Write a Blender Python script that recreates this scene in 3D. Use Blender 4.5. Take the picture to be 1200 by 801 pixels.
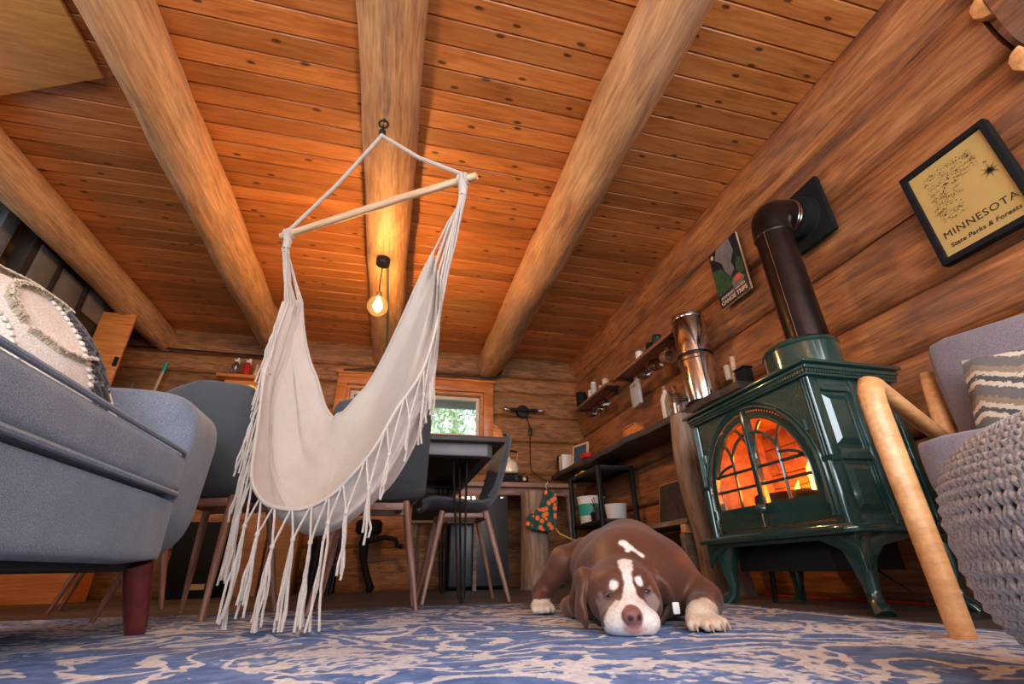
import bpy, bmesh, math, random
import numpy as np
from mathutils import Vector, Matrix, noise
random.seed(7)
PI = math.pi
for o in list(bpy.data.objects): bpy.data.objects.remove(o, do_unlink=True)
SC = bpy.context.scene
C = SC.collection

# ------------------------------------------------------------------ camera
yaw, pit, rol = math.radians(14.457), math.radians(26.159), math.radians(-1.231)
fw = Vector((math.sin(yaw)*math.cos(pit), math.cos(yaw)*math.cos(pit), math.sin(pit)))
r0 = Vector((math.cos(yaw), -math.sin(yaw), 0)); u0 = r0.cross(fw)
rt = r0*math.cos(rol)+u0*math.sin(rol); up = u0*math.cos(rol)-r0*math.sin(rol)
cd = bpy.data.cameras.new('camera'); cam = bpy.data.objects.new('camera', cd); C.objects.link(cam)
cd.sensor_width = 36.0; cd.lens = 544.3/1200*36; cd.clip_start = .02; cd.clip_end = 200
m = Matrix((rt, up, -fw)).transposed().to_4x4(); m.translation = (0, 0, .15)
cam.matrix_world = m
SC.camera = cam

# ------------------------------------------------------------------ sky, daylight, exposure
w = bpy.data.worlds.new('sky'); SC.world = w; w.use_nodes = True
w.node_tree.nodes['Background'].inputs[0].default_value = (.78, .88, 1.0, 1)
w.node_tree.nodes['Background'].inputs[1].default_value = 2.6
def area(name, loc, target, sx, sy, power, col):
    l = bpy.data.lights.new(name, 'AREA'); l.shape = 'RECTANGLE'; l.size = sx; l.size_y = sy; l.energy = power; l.color = col
    o = bpy.data.objects.new(name, l); C.objects.link(o); o.location = loc
    o.rotation_euler = (Vector(target)-Vector(loc)).to_track_quat('-Z', 'Y').to_euler()
    return o
# daylight that comes in through the glazed doors behind the camera and the windows of the left wall
area('daylight_rear', (.1, -1.95, 1.25), (.1, 3, 1.0), 3.4, 1.9, 88, (.86, .93, 1.0))
area('daylight_left', (-2.9, .2, 1.45), (0, .6, 1.2), 1.7, 1.2, 15, (.9, .95, 1.0))
area('added_light_right', (1.98, -1.05, 1.45), (0, -.2, .9), 1.2, .95, 16, (.9, .95, 1.0))  # unseen lamp added for highlights on the stove side and armchair
SC.view_settings.view_transform = 'Standard'
SC.view_settings.look = 'None'
SC.view_settings.gamma = 1.0
SC.view_settings.use_curve_mapping = False
SC.view_settings.exposure = 0.6

# ------------------------------------------------------------------ helpers
def lin(r, g, b):
    f = lambda c: (c/255/12.92) if c/255 <= .04045 else ((c/255+.055)/1.055)**2.4
    return (f(r), f(g), f(b), 1)

class G:
    """collects shapes into one mesh"""
    def __init__(s): s.v = []; s.f = []; s.M = Matrix()
    def add(s, vs, fs):
        n = len(s.v); s.v += [tuple(s.M @ Vector(p)) for p in vs]; s.f += [tuple(i+n for i in f) for f in fs]; return s
    def box(s, x0, x1, y0, y1, z0, z1):
        return s.add([(x0,y0,z0),(x1,y0,z0),(x1,y1,z0),(x0,y1,z0),(x0,y0,z1),(x1,y0,z1),(x1,y1,z1),(x0,y1,z1)],
                     [(3,2,1,0),(4,5,6,7),(0,1,5,4),(1,2,6,5),(2,3,7,6),(3,0,4,7)])
    def tube(s, path, rad, n=8, cap=True, closed=False, flat=1.0):
        P = [Vector(p) for p in path]; k = len(P)
        R = rad if isinstance(rad, (list, tuple)) else [rad]*k
        vs = []; fs = []; ref = None
        for i in range(k):
            if closed: t = P[(i+1) % k]-P[i-1]
            else: t = P[min(i+1, k-1)]-P[max(i-1, 0)]
            if t.length < 1e-9: t = Vector((0, 0, 1))
            t.normalize()
            if ref is None:
                ref = Vector((0, 0, 1)) if abs(t.z) < .9 else Vector((1, 0, 0))
            a = (ref-t*ref.dot(t)); a = a.normalized() if a.length > 1e-6 else t.orthogonal().normalized()
            b = t.cross(a); ref = a
            for j in range(n):
                q = 2*PI*j/n; vs.append(P[i]+a*math.cos(q)*R[i]+b*math.sin(q)*R[i]*flat)
        for i in range(k if closed else k-1):
            for j in range(n):
                i2 = (i+1) % k
                fs.append((i*n+j, i*n+(j+1) % n, i2*n+(j+1) % n, i2*n+j))
        if cap and not closed:
            fs.append(tuple(range(n-1, -1, -1))); fs.append(tuple(range((k-1)*n, k*n)))
        return s.add(vs, fs)
    def lathe(s, prof, n=20, c=(0,0,0), sx=1, sy=1):
        """profile of (r, z) from bottom to top about the vertical axis"""
        vs = []; fs = []; k = len(prof)
        for r, z in prof:
            for j in range(n):
                q = 2*PI*j/n; vs.append((c[0]+r*math.cos(q)*sx, c[1]+r*math.sin(q)*sy, c[2]+z))
        for i in range(k-1):
            for j in range(n): fs.append((i*n+j, i*n+(j+1) % n, (i+1)*n+(j+1) % n, (i+1)*n+j))
        if prof[0][0] > 1e-5: fs.append(tuple(range(n-1, -1, -1)))
        if prof[-1][0] > 1e-5: fs.append(tuple(range((k-1)*n, k*n)))
        return s.add(vs, fs)
    def ell(s, c, r, n=12, k=8):
        prof = []
        vs = []; fs = []
        for i in range(k+1):
            a = -PI/2+PI*i/k
            for j in range(n):
                q = 2*PI*j/n; vs.append((c[0]+r[0]*math.cos(a)*math.cos(q), c[1]+r[1]*math.cos(a)*math.sin(q), c[2]+r[2]*math.sin(a)))
        for i in range(k):
            for j in range(n): fs.append((i*n+j, i*n+(j+1) % n, (i+1)*n+(j+1) % n, (i+1)*n+j))
        return s.add(vs, fs)
    def prism(s, poly, d, axis='z', at=0.0):
        """polygon of (a, b) extruded by d; axis x: (y,z), y: (x,z), z: (x,y)"""
        k = len(poly)
        def mk(p, h): return {'x': (h, p[0], p[1]), 'y': (p[0], h, p[1]), 'z': (p[0], p[1], h)}[axis]
        vs = [mk(p, at) for p in poly]+[mk(p, at+d) for p in poly]
        fs = [tuple(range(k)), tuple(range(2*k-1, k-1, -1))]+[(i, i+k, (i+1) % k+k, (i+1) % k) for i in range(k)]
        return s.add(vs, fs)
    def grid(s, fn, nu, nv, closeu=False):
        vs = [fn(i/(nu if closeu else nu-1), j/(nv-1)) for i in range(nu) for j in range(nv)]
        fs = []
        for i in range(nu if closeu else nu-1):
            for j in range(nv-1):
                i2 = (i+1) % nu
                fs.append((i*nv+j, i2*nv+j, i2*nv+j+1, i*nv+j+1))
        return s.add(vs, fs)
    def ring(s, A, B, x0, x1, axis='x'):
        """closed ring between matched outlines A (outer) and B (inner), from x0 to x1"""
        k = len(A)
        def mk(p, h): return {'x': (h, p[0], p[1]), 'y': (p[0], h, p[1]), 'z': (p[0], p[1], h)}[axis]
        vs = [mk(p, x0) for p in A]+[mk(p, x0) for p in B]+[mk(p, x1) for p in A]+[mk(p, x1) for p in B]
        fs = []
        for i in range(k):
            j = (i+1) % k
            fs += [(i, j, k+j, k+i), (2*k+i, 3*k+i, 3*k+j, 2*k+j), (i, 2*k+i, 2*k+j, j), (k+i, k+j, 3*k+j, 3*k+i)]
        return s.add(vs, fs)
    def data(s, name, bevel=0, seg=2, angle=38, smooth=True, weld=True):
        me = bpy.data.meshes.new(name)
        bm = bmesh.new()
        vv = [bm.verts.new(p) for p in s.v]
        for f in s.f:
            if len(set(f)) < 3: continue
            try: bm.faces.new([vv[i] for i in f])
            except ValueError: pass
        if weld: bmesh.ops.remove_doubles(bm, verts=bm.verts, dist=1e-5)
        bmesh.ops.recalc_face_normals(bm, faces=bm.faces)
        if bevel:
            es = [e for e in bm.edges if len(e.link_faces) == 2 and e.calc_face_angle(0) > math.radians(35)]
            bmesh.ops.bevel(bm, geom=es, offset=bevel, segments=seg, profile=.5, affect='EDGES', clamp_overlap=True)
        bm.to_mesh(me); bm.free()
        if smooth:
            me.shade_smooth(); me.set_sharp_from_angle(angle=math.radians(angle))
        return me
    def build(s, name, mat, parent=None, **k):
        return obj(name, s.data(name, **k), mat, parent)

def obj(name, me, mat, parent=None):
    o = bpy.data.objects.new(name, me); C.objects.link(o)
    if mat and not me.materials: me.materials.append(mat)
    if parent is not None:
        o.parent = parent
        if parent.get('_w'): o.matrix_parent_inverse = Matrix.Translation(-parent.location)
    return o
def tag(o, label, cat, group=None, kind=None):
    o['label'] = label; o['category'] = cat
    if group: o['group'] = group
    if kind: o['kind'] = kind
    return o
def thing(name, label, cat, loc=(0,0,0), rz=0, group=None, world=True):
    """an Empty at the thing's base; world=True: parts are given in world coordinates"""
    o = bpy.data.objects.new(name, None); C.objects.link(o); o.location = loc; o.rotation_euler = (0, 0, rz)
    o.empty_display_size = .05
    if world: o['_w'] = 1
    return tag(o, label, cat, group)
def sub(parent_part, o):
    """make o (built in the same coordinates) a sub-part of a part"""
    o.parent = parent_part; o.matrix_parent_inverse = Matrix(); return o
def struct(o): o['kind'] = 'structure'; return o
def copy_tree(o, parent=None):
    c = o.copy(); C.objects.link(c)
    if parent is not None: c.parent = parent
    for ch in o.children: copy_tree(ch, c)
    return c

# ------------------------------------------------------------------ materials
def nmat(name):
    mt = bpy.data.materials.new(name); mt.use_nodes = True
    nt = mt.node_tree; b = nt.nodes['Principled BSDF']
    return mt, nt, b
def N(nt, t, **k):
    n = nt.nodes.new(t)
    for a, v in k.items(): setattr(n, a, v)
    return n
def plain(name, col, rough=.6, metal=0, spec=.5, noise_amt=0.0, scale=40, bump=0.0, coat=0, sheen=0, emit=None, es=0, trans=0, ior=1.45, alpha=1):
    mt, nt, b = nmat(name)
    b.inputs['Base Color'].default_value = col; b.inputs['Roughness'].default_value = rough
    b.inputs['Metallic'].default_value = metal; b.inputs['Specular IOR Level'].default_value = spec
    b.inputs['Coat Weight'].default_value = coat; b.inputs['Coat Roughness'].default_value = .06
    b.inputs['Sheen Weight'].default_value = sheen; b.inputs['Transmission Weight'].default_value = trans; b.inputs['IOR'].default_value = ior
    if emit: b.inputs['Emission Color'].default_value = emit; b.inputs['Emission Strength'].default_value = es
    if noise_amt or bump:
        tc = N(nt, 'ShaderNodeTexCoord'); no = N(nt, 'ShaderNodeTexNoise'); no.inputs['Scale'].default_value = scale; no.inputs['Detail'].default_value = 4
        nt.links.new(tc.outputs['Object'], no.inputs['Vector'])
        if noise_amt:
            mr = N(nt, 'ShaderNodeMapRange'); mr.inputs[1].default_value = .3; mr.inputs[2].default_value = .7
            mr.inputs[3].default_value = 1-noise_amt; mr.inputs[4].default_value = 1+noise_amt
            mx = N(nt, 'ShaderNodeVectorMath', operation='SCALE'); mx.inputs[0].default_value = col[:3]
            nt.links.new(no.outputs[0], mr.inputs[0]); nt.links.new(mr.outputs[0], mx.inputs['Scale']); nt.links.new(mx.outputs[0], b.inputs['Base Color'])
        if bump:
            bp = N(nt, 'ShaderNodeBump'); bp.inputs['Strength'].default_value = bump; bp.inputs['Distance'].default_value = .004
            nt.links.new(no.outputs[0], bp.inputs['Height']); nt.links.new(bp.outputs[0], b.inputs['Normal'])
    return mt
def wood(name, c0, c1, c2, stretch=9, scale=6, rough=.5, knots=0.0, patch=None, patch_amt=0, vary=.25, bump=.25, coat=0, knot_scale=3.0, knot2d=False, knot_r=1.0, grain=.14):
    """wood whose grain runs along the object's own x axis"""
    mt, nt, b = nmat(name); L = nt.links
    tc = N(nt, 'ShaderNodeTexCoord'); oi = N(nt, 'ShaderNodeObjectInfo')
    off = N(nt, 'ShaderNodeVectorMath', operation='SCALE'); off.inputs[0].default_value = (37., 11., 23.); L.new(oi.outputs['Random'], off.inputs['Scale'])
    ad = N(nt, 'ShaderNodeVectorMath', operation='ADD'); L.new(tc.outputs['Object'], ad.inputs[0]); L.new(off.outputs[0], ad.inputs[1])
    mp = N(nt, 'ShaderNodeMapping'); mp.inputs['Scale'].default_value = (1/stretch*2, 1, 1); L.new(ad.outputs[0], mp.inputs[0])
    n1 = N(nt, 'ShaderNodeTexNoise'); n1.inputs['Scale'].default_value = scale; n1.inputs['Detail'].default_value = 5; n1.inputs['Distortion'].default_value = 1.2; L.new(mp.outputs[0], n1.inputs['Vector'])
    wv = N(nt, 'ShaderNodeTexNoise'); wv.inputs['Scale'].default_value = scale*7; wv.inputs['Detail'].default_value = 3; wv.inputs['Distortion'].default_value = .6
    mp2 = N(nt, 'ShaderNodeMapping'); mp2.inputs['Scale'].default_value = (1/stretch*.7, 1, 1); L.new(ad.outputs[0], mp2.inputs[0]); L.new(mp2.outputs[0], wv.inputs['Vector'])
    mixf = N(nt, 'ShaderNodeMath', operation='MULTIPLY_ADD'); L.new(wv.outputs[0], mixf.inputs[0]); mixf.inputs[1].default_value = .55
    hm = N(nt, 'ShaderNodeMath', operation='MULTIPLY'); hm.inputs[1].default_value = .6; L.new(n1.outputs[0], hm.inputs[0]); L.new(hm.outputs[0], mixf.inputs[2])
    cr = N(nt, 'ShaderNodeValToRGB'); L.new(mixf.outputs[0], cr.inputs[0])
    e = cr.color_ramp.elements; e[0].position = .40; e[0].color = c0; e[1].position = .74; e[1].color = c2
    e2 = cr.color_ramp.elements.new(.56); e2.color = c1
    col = cr.outputs[0]
    def mix(fac, a, bcol, mode='MIX'):
        mx = N(nt, 'ShaderNodeMix', data_type='RGBA', blend_type=mode)
        L.new(fac, mx.inputs['Factor']); L.new(a, mx.inputs['A'])
        if isinstance(bcol, tuple): mx.inputs['B'].default_value = bcol
        else: L.new(bcol, mx.inputs['B'])
        return mx.outputs['Result']
    if patch_amt:
        n3 = N(nt, 'ShaderNodeTexNoise'); n3.inputs['Scale'].default_value = 2.6; n3.inputs['Detail'].default_value = 4; n3.inputs['Distortion'].default_value = .8
        mp3 = N(nt, 'ShaderNodeMapping'); mp3.inputs['Scale'].default_value = (.45, 1.6, 1.6); L.new(ad.outputs[0], mp3.inputs[0]); L.new(mp3.outputs[0], n3.inputs['Vector'])
        mr = N(nt, 'ShaderNodeMapRange'); mr.inputs[1].default_value = .5; mr.inputs[2].default_value = .68; mr.inputs[4].default_value = patch_amt; L.new(n3.outputs[0], mr.inputs[0])
        col = mix(mr.outputs[0], col, patch)
    if knots:
        vo = N(nt, 'ShaderNodeTexVoronoi'); vo.inputs['Scale'].default_value = knot_scale
        if knot2d: vo.voronoi_dimensions = '2D'
        mp4 = N(nt, 'ShaderNodeMapping'); mp4.inputs['Scale'].default_value = (.8, 1.9, 1.9); L.new(ad.outputs[0], mp4.inputs[0]); L.new(mp4.outputs[0], vo.inputs['Vector'])
        n5 = N(nt, 'ShaderNodeTexNoise'); n5.inputs['Scale'].default_value = 30; L.new(ad.outputs[0], n5.inputs['Vector'])
        aj = N(nt, 'ShaderNodeMath', operation='MULTIPLY_ADD'); L.new(n5.outputs[0], aj.inputs[0]); aj.inputs[1].default_value = .05; L.new(vo.outputs['Distance'], aj.inputs[2])
        k1 = N(nt, 'ShaderNodeMapRange'); k1.inputs[1].default_value = (.055+.02)*knot_r; k1.inputs[2].default_value = .115*knot_r; k1.inputs[3].default_value = 1; k1.inputs[4].default_value = 0; L.new(aj.outputs[0], k1.inputs[0])
        sp = N(nt, 'ShaderNodeSeparateColor'); L.new(vo.outputs['Color'], sp.inputs[0])
        gt = N(nt, 'ShaderNodeMath', operation='LESS_THAN'); gt.inputs[1].default_value = knots; L.new(sp.outputs[0], gt.inputs[0])
        mu = N(nt, 'ShaderNodeMath', operation='MULTIPLY'); L.new(k1.outputs[0], mu.inputs[0]); L.new(gt.outputs[0], mu.inputs[1])
        mu2 = N(nt, 'ShaderNodeMath', operation='MULTIPLY'); L.new(mu.outputs[0], mu2.inputs[0]); mu2.inputs[1].default_value = .85
        col = mix(mu2.outputs[0], col, (.035, .012, .006, 1))
    gn = N(nt, 'ShaderNodeTexNoise'); gn.inputs['Scale'].default_value = 75; gn.inputs['Detail'].default_value = 4; gn.inputs['Roughness'].default_value = .65; gn.inputs['Distortion'].default_value = .5
    mpg = N(nt, 'ShaderNodeMapping'); mpg.inputs['Scale'].default_value = (.06, 1, 1); L.new(ad.outputs[0], mpg.inputs[0]); L.new(mpg.outputs[0], gn.inputs['Vector'])
    mg = N(nt, 'ShaderNodeMapRange'); mg.inputs[1].default_value = .3; mg.inputs[2].default_value = .7; mg.inputs[3].default_value = 1-grain; mg.inputs[4].default_value = 1+grain; L.new(gn.outputs[0], mg.inputs[0])
    sg = N(nt, 'ShaderNodeVectorMath', operation='SCALE'); L.new(col, sg.inputs[0]); L.new(mg.outputs[0], sg.inputs['Scale']); col = sg.outputs[0]
    mr2 = N(nt, 'ShaderNodeMapRange'); mr2.inputs[3].default_value = 1-vary; mr2.inputs[4].default_value = 1+vary; L.new(oi.outputs['Random'], mr2.inputs[0])
    sc = N(nt, 'ShaderNodeVectorMath', operation='SCALE'); L.new(col, sc.inputs[0]); L.new(mr2.outputs[0], sc.inputs['Scale'])
    L.new(sc.outputs[0], b.inputs['Base Color'])
    b.inputs['Roughness'].default_value = rough; b.inputs['Coat Weight'].default_value = coat; b.inputs['Coat Roughness'].default_value = .25
    if bump:
        bp = N(nt, 'ShaderNodeBump'); bp.inputs['Strength'].default_value = bump; bp.inputs['Distance'].default_value = .01
        L.new(mixf.outputs[0], bp.inputs['Height']); L.new(bp.outputs[0], b.inputs['Normal'])
    return mt
def fabric(name, c0, c1, scale=350, bump=.4, blotch=.12, sheen=.2):
    """woven cloth: two mingled thread colours"""
    mt, nt, b = nmat(name); L = nt.links
    tc = N(nt, 'ShaderNodeTexCoord'); no = N(nt, 'ShaderNodeTexNoise'); no.inputs['Scale'].default_value = scale; no.inputs['Detail'].default_value = 3; L.new(tc.outputs['Object'], no.inputs['Vector'])
    n2 = N(nt, 'ShaderNodeTexNoise'); n2.inputs['Scale'].default_value = 9; n2.inputs['Detail'].default_value = 4; L.new(tc.outputs['Object'], n2.inputs['Vector'])
    cr = N(nt, 'ShaderNodeValToRGB'); cr.color_ramp.elements[0].position = .36; cr.color_ramp.elements[0].color = c0; cr.color_ramp.elements[1].position = .64; cr.color_ramp.elements[1].color = c1
    L.new(no.outputs[0], cr.inputs[0])
    mr = N(nt, 'ShaderNodeMapRange'); mr.inputs[1].default_value = .3; mr.inputs[2].default_value = .7; mr.inputs[3].default_value = 1-blotch; mr.inputs[4].default_value = 1+blotch; L.new(n2.outputs[0], mr.inputs[0])
    sc = N(nt, 'ShaderNodeVectorMath', operation='SCALE'); L.new(cr.outputs[0], sc.inputs[0]); L.new(mr.outputs[0], sc.inputs['Scale']); L.new(sc.outputs[0], b.inputs['Base Color'])
    b.inputs['Roughness'].default_value = .9; b.inputs['Specular IOR Level'].default_value = .2; b.inputs['Sheen Weight'].default_value = sheen
    bp = N(nt, 'ShaderNodeBump'); bp.inputs['Strength'].default_value = bump; bp.inputs['Distance'].default_value = .002; L.new(no.outputs[0], bp.inputs['Height']); L.new(bp.outputs[0], b.inputs['Normal'])
    return mt

M = {}
M['ceil'] = wood('pine_ceiling', (.36,.108,.024,1), (.52,.175,.042,1), (.60,.23,.064,1), stretch=10, scale=9, rough=.40, knots=.7, vary=.22, bump=.06, knot_scale=3.9, knot2d=True, knot_r=1.0)
M['beam'] = wood('peeled_log', (.34,.15,.065,1), (.52,.255,.105,1), (.62,.34,.16,1), stretch=6, scale=7, rough=.6, patch=(.36,.20,.115,1), patch_amt=.75, vary=.06, bump=.5, knots=.22, knot_scale=1.3, knot_r=.6, grain=.3)
M['rlog'] = wood('wall_log_brown', (.15,.05,.018,1), (.31,.105,.031,1), (.42,.165,.055,1), stretch=6, scale=6, rough=.6, patch=(.11,.05,.032,1), patch_amt=.8, vary=.14, bump=.5, knots=.22, knot_scale=1.3, knot_r=.6, grain=.38)
M['blog'] = wood('wall_log_amber', (.11,.04,.013,1), (.27,.105,.030,1), (.36,.16,.052,1), stretch=7, scale=13, rough=.65, patch=(.19,.08,.03,1), patch_amt=.7, vary=.12, bump=.5, knots=.3, knot_scale=2.6, knot_r=.6, grain=.4)
M['floor'] = wood('dark_floor_plank', (.045,.036,.032,1), (.085,.07,.062,1), (.14,.115,.1,1), stretch=12, scale=8, rough=.45, vary=.25, bump=.15)
M['ply'] = wood('plywood', (.54,.22,.055,1), (.64,.285,.075,1), (.72,.35,.10,1), stretch=6, scale=5, rough=.5, vary=.05, bump=.05)
M['fir'] = wood('orange_fir_trim', (.36,.10,.02,1), (.55,.17,.035,1), (.66,.25,.06,1), stretch=12, scale=10, rough=.4, vary=.12, bump=.08)
M['post'] = wood('driftwood_post', (.10,.062,.042,1), (.22,.14,.095,1), (.33,.225,.16,1), stretch=8, scale=9, rough=.7, vary=.08, bump=.5, knots=.3)
M['plank'] = wood('grey_brown_plank', (.09,.06,.045,1), (.19,.13,.095,1), (.30,.21,.15,1), stretch=10, scale=9, rough=.7, vary=.15, bump=.3)
M['slab'] = wood('dark_live_edge_slab', (.018,.013,.012,1), (.038,.028,.025,1), (.07,.053,.046,1), stretch=10, scale=9, rough=.5, vary=.1, bump=.25)
M['walnut'] = wood('walnut_leg', (.13,.055,.035,1), (.24,.115,.075,1), (.33,.17,.115,1), stretch=10, scale=18, rough=.45, vary=.12, bump=.1)
M['oak'] = wood('honey_oak', (.46,.20,.07,1), (.60,.29,.11,1), (.68,.37,.16,1), stretch=12, scale=8, rough=.38, vary=.03, bump=.08)
M['stick'] = wood('spreader_wood', (.42,.24,.13,1), (.58,.37,.21,1), (.68,.47,.29,1), stretch=10, scale=14, rough=.55, vary=.05, bump=.15)
M['mahog'] = plain('red_mahogany', (.085,.012,.010,1), .28, coat=.5, noise_amt=.25, scale=25)
M['sofa'] = fabric('blue_grey_tweed', (.088,.108,.145,1), (.205,.24,.305,1), scale=420)
M['sofa_dark'] = plain('black_dust_cover', (.012,.012,.014,1), .9)
M['armfab'] = fabric('plum_grey_tweed', (.11,.085,.10,1), (.20,.17,.19,1), scale=500, bump=.25)
M['shell'] = fabric('slate_grey_shell', (.050,.056,.064,1), (.078,.086,.097,1), scale=600, bump=.15, blotch=.06)
M['canvas'] = fabric('natural_canvas', (.40,.335,.285,1), (.53,.455,.395,1), scale=700, bump=.12, blotch=.05)
M['rope'] = fabric('cotton_rope', (.38,.325,.28,1), (.54,.475,.42,1), scale=500, bump=.5, blotch=.1)
M['boho'] = fabric('off_white_wool', (.50,.455,.40,1), (.70,.655,.60,1), scale=220, bump=.8)
M['tan_yarn'] = fabric('tan_yarn', (.42,.33,.23,1), (.60,.51,.39,1), scale=400, bump=.6)
M['blk_yarn'] = fabric('charcoal_yarn', (.03,.028,.034,1), (.075,.07,.08,1), scale=300, bump=.7)
M['knit'] = fabric('grey_knit_yarn', (.20,.175,.17,1), (.37,.335,.33,1), scale=260, bump=.8, blotch=.15)
M['black'] = plain('black_metal', (.012,.012,.013,1), .42, metal=.3)
M['blackrod'] = plain('black_steel_rod', (.03,.03,.033,1), .3, metal=.7)
M['matteblack'] = plain('matte_black', (.008,.008,.009,1), .75, spec=.2)
M['pipe'] = plain('bronzed_black_pipe', (.022,.014,.012,1), .33, metal=.65, noise_amt=.3, scale=14)
M['enamel'] = plain('green_enamel', (.0105,.042,.036,1), .16, coat=1.0, spec=.6, bump=.04, scale=30)
M['enamel2'] = plain('green_enamel_cast_relief', (.0105,.042,.036,1), .2, coat=.9, bump=1.0, scale=160)
M['ironin'] = plain('dark_ash_pan_steel', (.013,.013,.015,1), .55, metal=.3)
M['steel'] = plain('polished_steel', (.66,.64,.62,1), .13, metal=1)
M['chrome'] = plain('chrome', (.7,.7,.7,1), .12, metal=1)
M['enamel_cream'] = plain('cream_kettle_enamel', (.72,.60,.46,1), .25, coat=.5)
M['fridge'] = plain('dark_grey_fridge', (.050,.052,.058,1), .35, metal=.35)
M['white'] = plain('white_plastic', (.72,.70,.68,1), .5)
M['ceramic'] = plain('white_ceramic', (.7,.66,.6,1), .3)
M['teal'] = plain('teal_plastic', (.03,.33,.27,1), .4)
M['red'] = plain('red_plastic', (.45,.02,.015,1), .4)
M['yellow'] = plain('yellow_card', (.75,.42,.04,1), .6)
M['card'] = wood('brown_cardboard', (.25,.12,.05,1), (.33,.165,.075,1), (.38,.2,.1,1), rough=.8, vary=.1, bump=0)
M['glass'] = plain('clear_glass', (.95,.95,.95,1), .02, trans=1, ior=1.4)
def thin_glass(name, tint, gloss=.06):
    mt, nt, b = nmat(name); nt.nodes.remove(b)
    t = N(nt, 'ShaderNodeBsdfTransparent'); t.inputs[0].default_value = tint
    g = N(nt, 'ShaderNodeBsdfGlossy'); g.inputs['Roughness'].default_value = .02
    mx = N(nt, 'ShaderNodeMixShader'); mx.inputs[0].default_value = gloss
    nt.links.new(t.outputs[0], mx.inputs[1]); nt.links.new(g.outputs[0], mx.inputs[2]); nt.links.new(mx.outputs[0], nt.nodes['Material Output'].inputs['Surface'])
    return mt
M['pane'] = thin_glass('window_glass', (.95,.98,.97,1))
M['jar'] = thin_glass('jar_glass', (.80,.77,.72,1), .26)
M['globe'] = thin_glass('amber_globe_glass', (1.0,.88,.62,1), .10)
M['stoveglass'] = thin_glass('stove_door_glass', (1,.97,.93,1), .04)
# ------------------------------------------------------------------ room shell
X0, X1, YB, YF, ZC = -2.75, 2.1, 5.05, -2.0, 2.5
fl = struct(G().box(X0-.3, X1+.3, YF, YB+.3, -.08, -.012).build('floor', M['floor']))
def plank_mesh(name, L, wd, th, bev, mat):
    me = G().box(0, L, 0, wd, 0, th).data(name, bevel=bev, seg=1); me.materials.append(mat); return me
pm = plank_mesh('plank', 2.42, .148, .012, .003, M['floor'])
for i in range(30):
    for k in range(2):
        o = obj('plank', pm, None, fl); o.location = (X0+k*2.425+(-.7 if (i+k) % 2 and k == 0 else 0)*0, .55+i*.15, -.012)
ce = struct(G().box(X0-.3, X1+.3, YF, YB+.3, ZC+.022, ZC+.08).build('ceiling', M['ceil']))
bays = [(X0, -2.42), (-2.42, -1.33), (-1.33, -.185), (-.185, 1.02), (1.02, X1+.05)]
bmesh_ = [plank_mesh('ceiling_board', b-a-.002, .1215, .024, .006, M['ceil']) for a, b in bays]
for i in range(38):
    for k, (a, b) in enumerate(bays):
        o = obj('ceiling_board', bmesh_[k], None, ce); o.location = (a, .327+i*.125, ZC+random.uniform(-.0015, .0015))

def wall_log(L, h, seed, bulge=.05, depth=.2, rough=.012, mat=None):
    """hewn log: local x along its length, face towards +y, z up"""
    g = G(); nx = max(6, int(L/.09)); nz = 13
    def fn(u, v):
        t = v*2-1; x = u*L
        b = bulge*(1-abs(t)**3.2)-.012*(abs(t) > .97)
        b += rough*noise.noise(Vector((x*1.1+seed*7, t*.9, seed)))*(1-abs(t)**4)
        z = h*v+.010*noise.noise(Vector((x*.9, seed*3.1, 5)))*(1 if .02 < v < .98 else .4)
        return (x, b, z)
    g.grid(fn, nx, nz)
    k = len(g.v); n0 = nx*nz
    g.add([(0, -depth, 0), (L, -depth, 0), (L, -depth, h), (0, -depth, h)], [(0, 1, 2, 3)])
    top = [i*nz+nz-1 for i in range(nx)]; bot = [i*nz for i in range(nx)]
    g.f.append(tuple(top)+(k+2, k+3)); g.f.append(tuple(bot[::-1])+(k, k+1))
    g.f.append(tuple(range(nz))+(k+3, k)); g.f.append(tuple(range((nx-1)*nz+nz-1, (nx-1)*nz-1, -1))+(k+1, k+2))
    return g.data('log', angle=50)
def place_log(parent, me, mat, loc, rz):
    o = obj('log', me, mat, parent); o.location = loc; o.rotation_euler = (0, 0, rz); return o

# right wall: hewn logs along Y
wr = struct(G().box(X1+.2, X1+.28, YF, YB+.3, -.1, ZC+.05).build('wall_right', M['rlog']))
RS = [-.012, .3, .625, .955, 1.205, 1.545, 1.885, 2.215, 2.53]
for i in range(8):
    L = YB-.6+.12
    place_log(wr, wall_log(L, RS[i+1]-RS[i]-.009, i+1, bulge=.032 if i < 7 else .03), M['rlog'], (X1+.045-(0.02 if i in (2, 6) else 0), .6, RS[i]), PI/2)
    place_log(wr, wall_log(2.55, RS[i+1]-RS[i]-.003, i+30, bulge=.05), M['rlog'], (X1+.045+random.uniform(-.01, .02), -1.96, RS[i]), PI/2)
# cut log ends of the cross wall showing at the near top corner
for z in (1.815, 2.13):
    place_log(wr, wall_log(2.5, .31, int(z*10), bulge=.03), M['rlog'], (X1-.03, -1.95, z), PI/2)
    zz = z-.115; P_ = [(.555, zz+.0), (.585, zz+.015), (.605, zz+.045), (.603, zz+.085), (.59, zz+.105), (.575, zz+.115), (.555, zz+.12)]
    G().prism(P_, .05, 'x', X1-.045).build('notch_cut', M['oak'], wr, bevel=.006)

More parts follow.
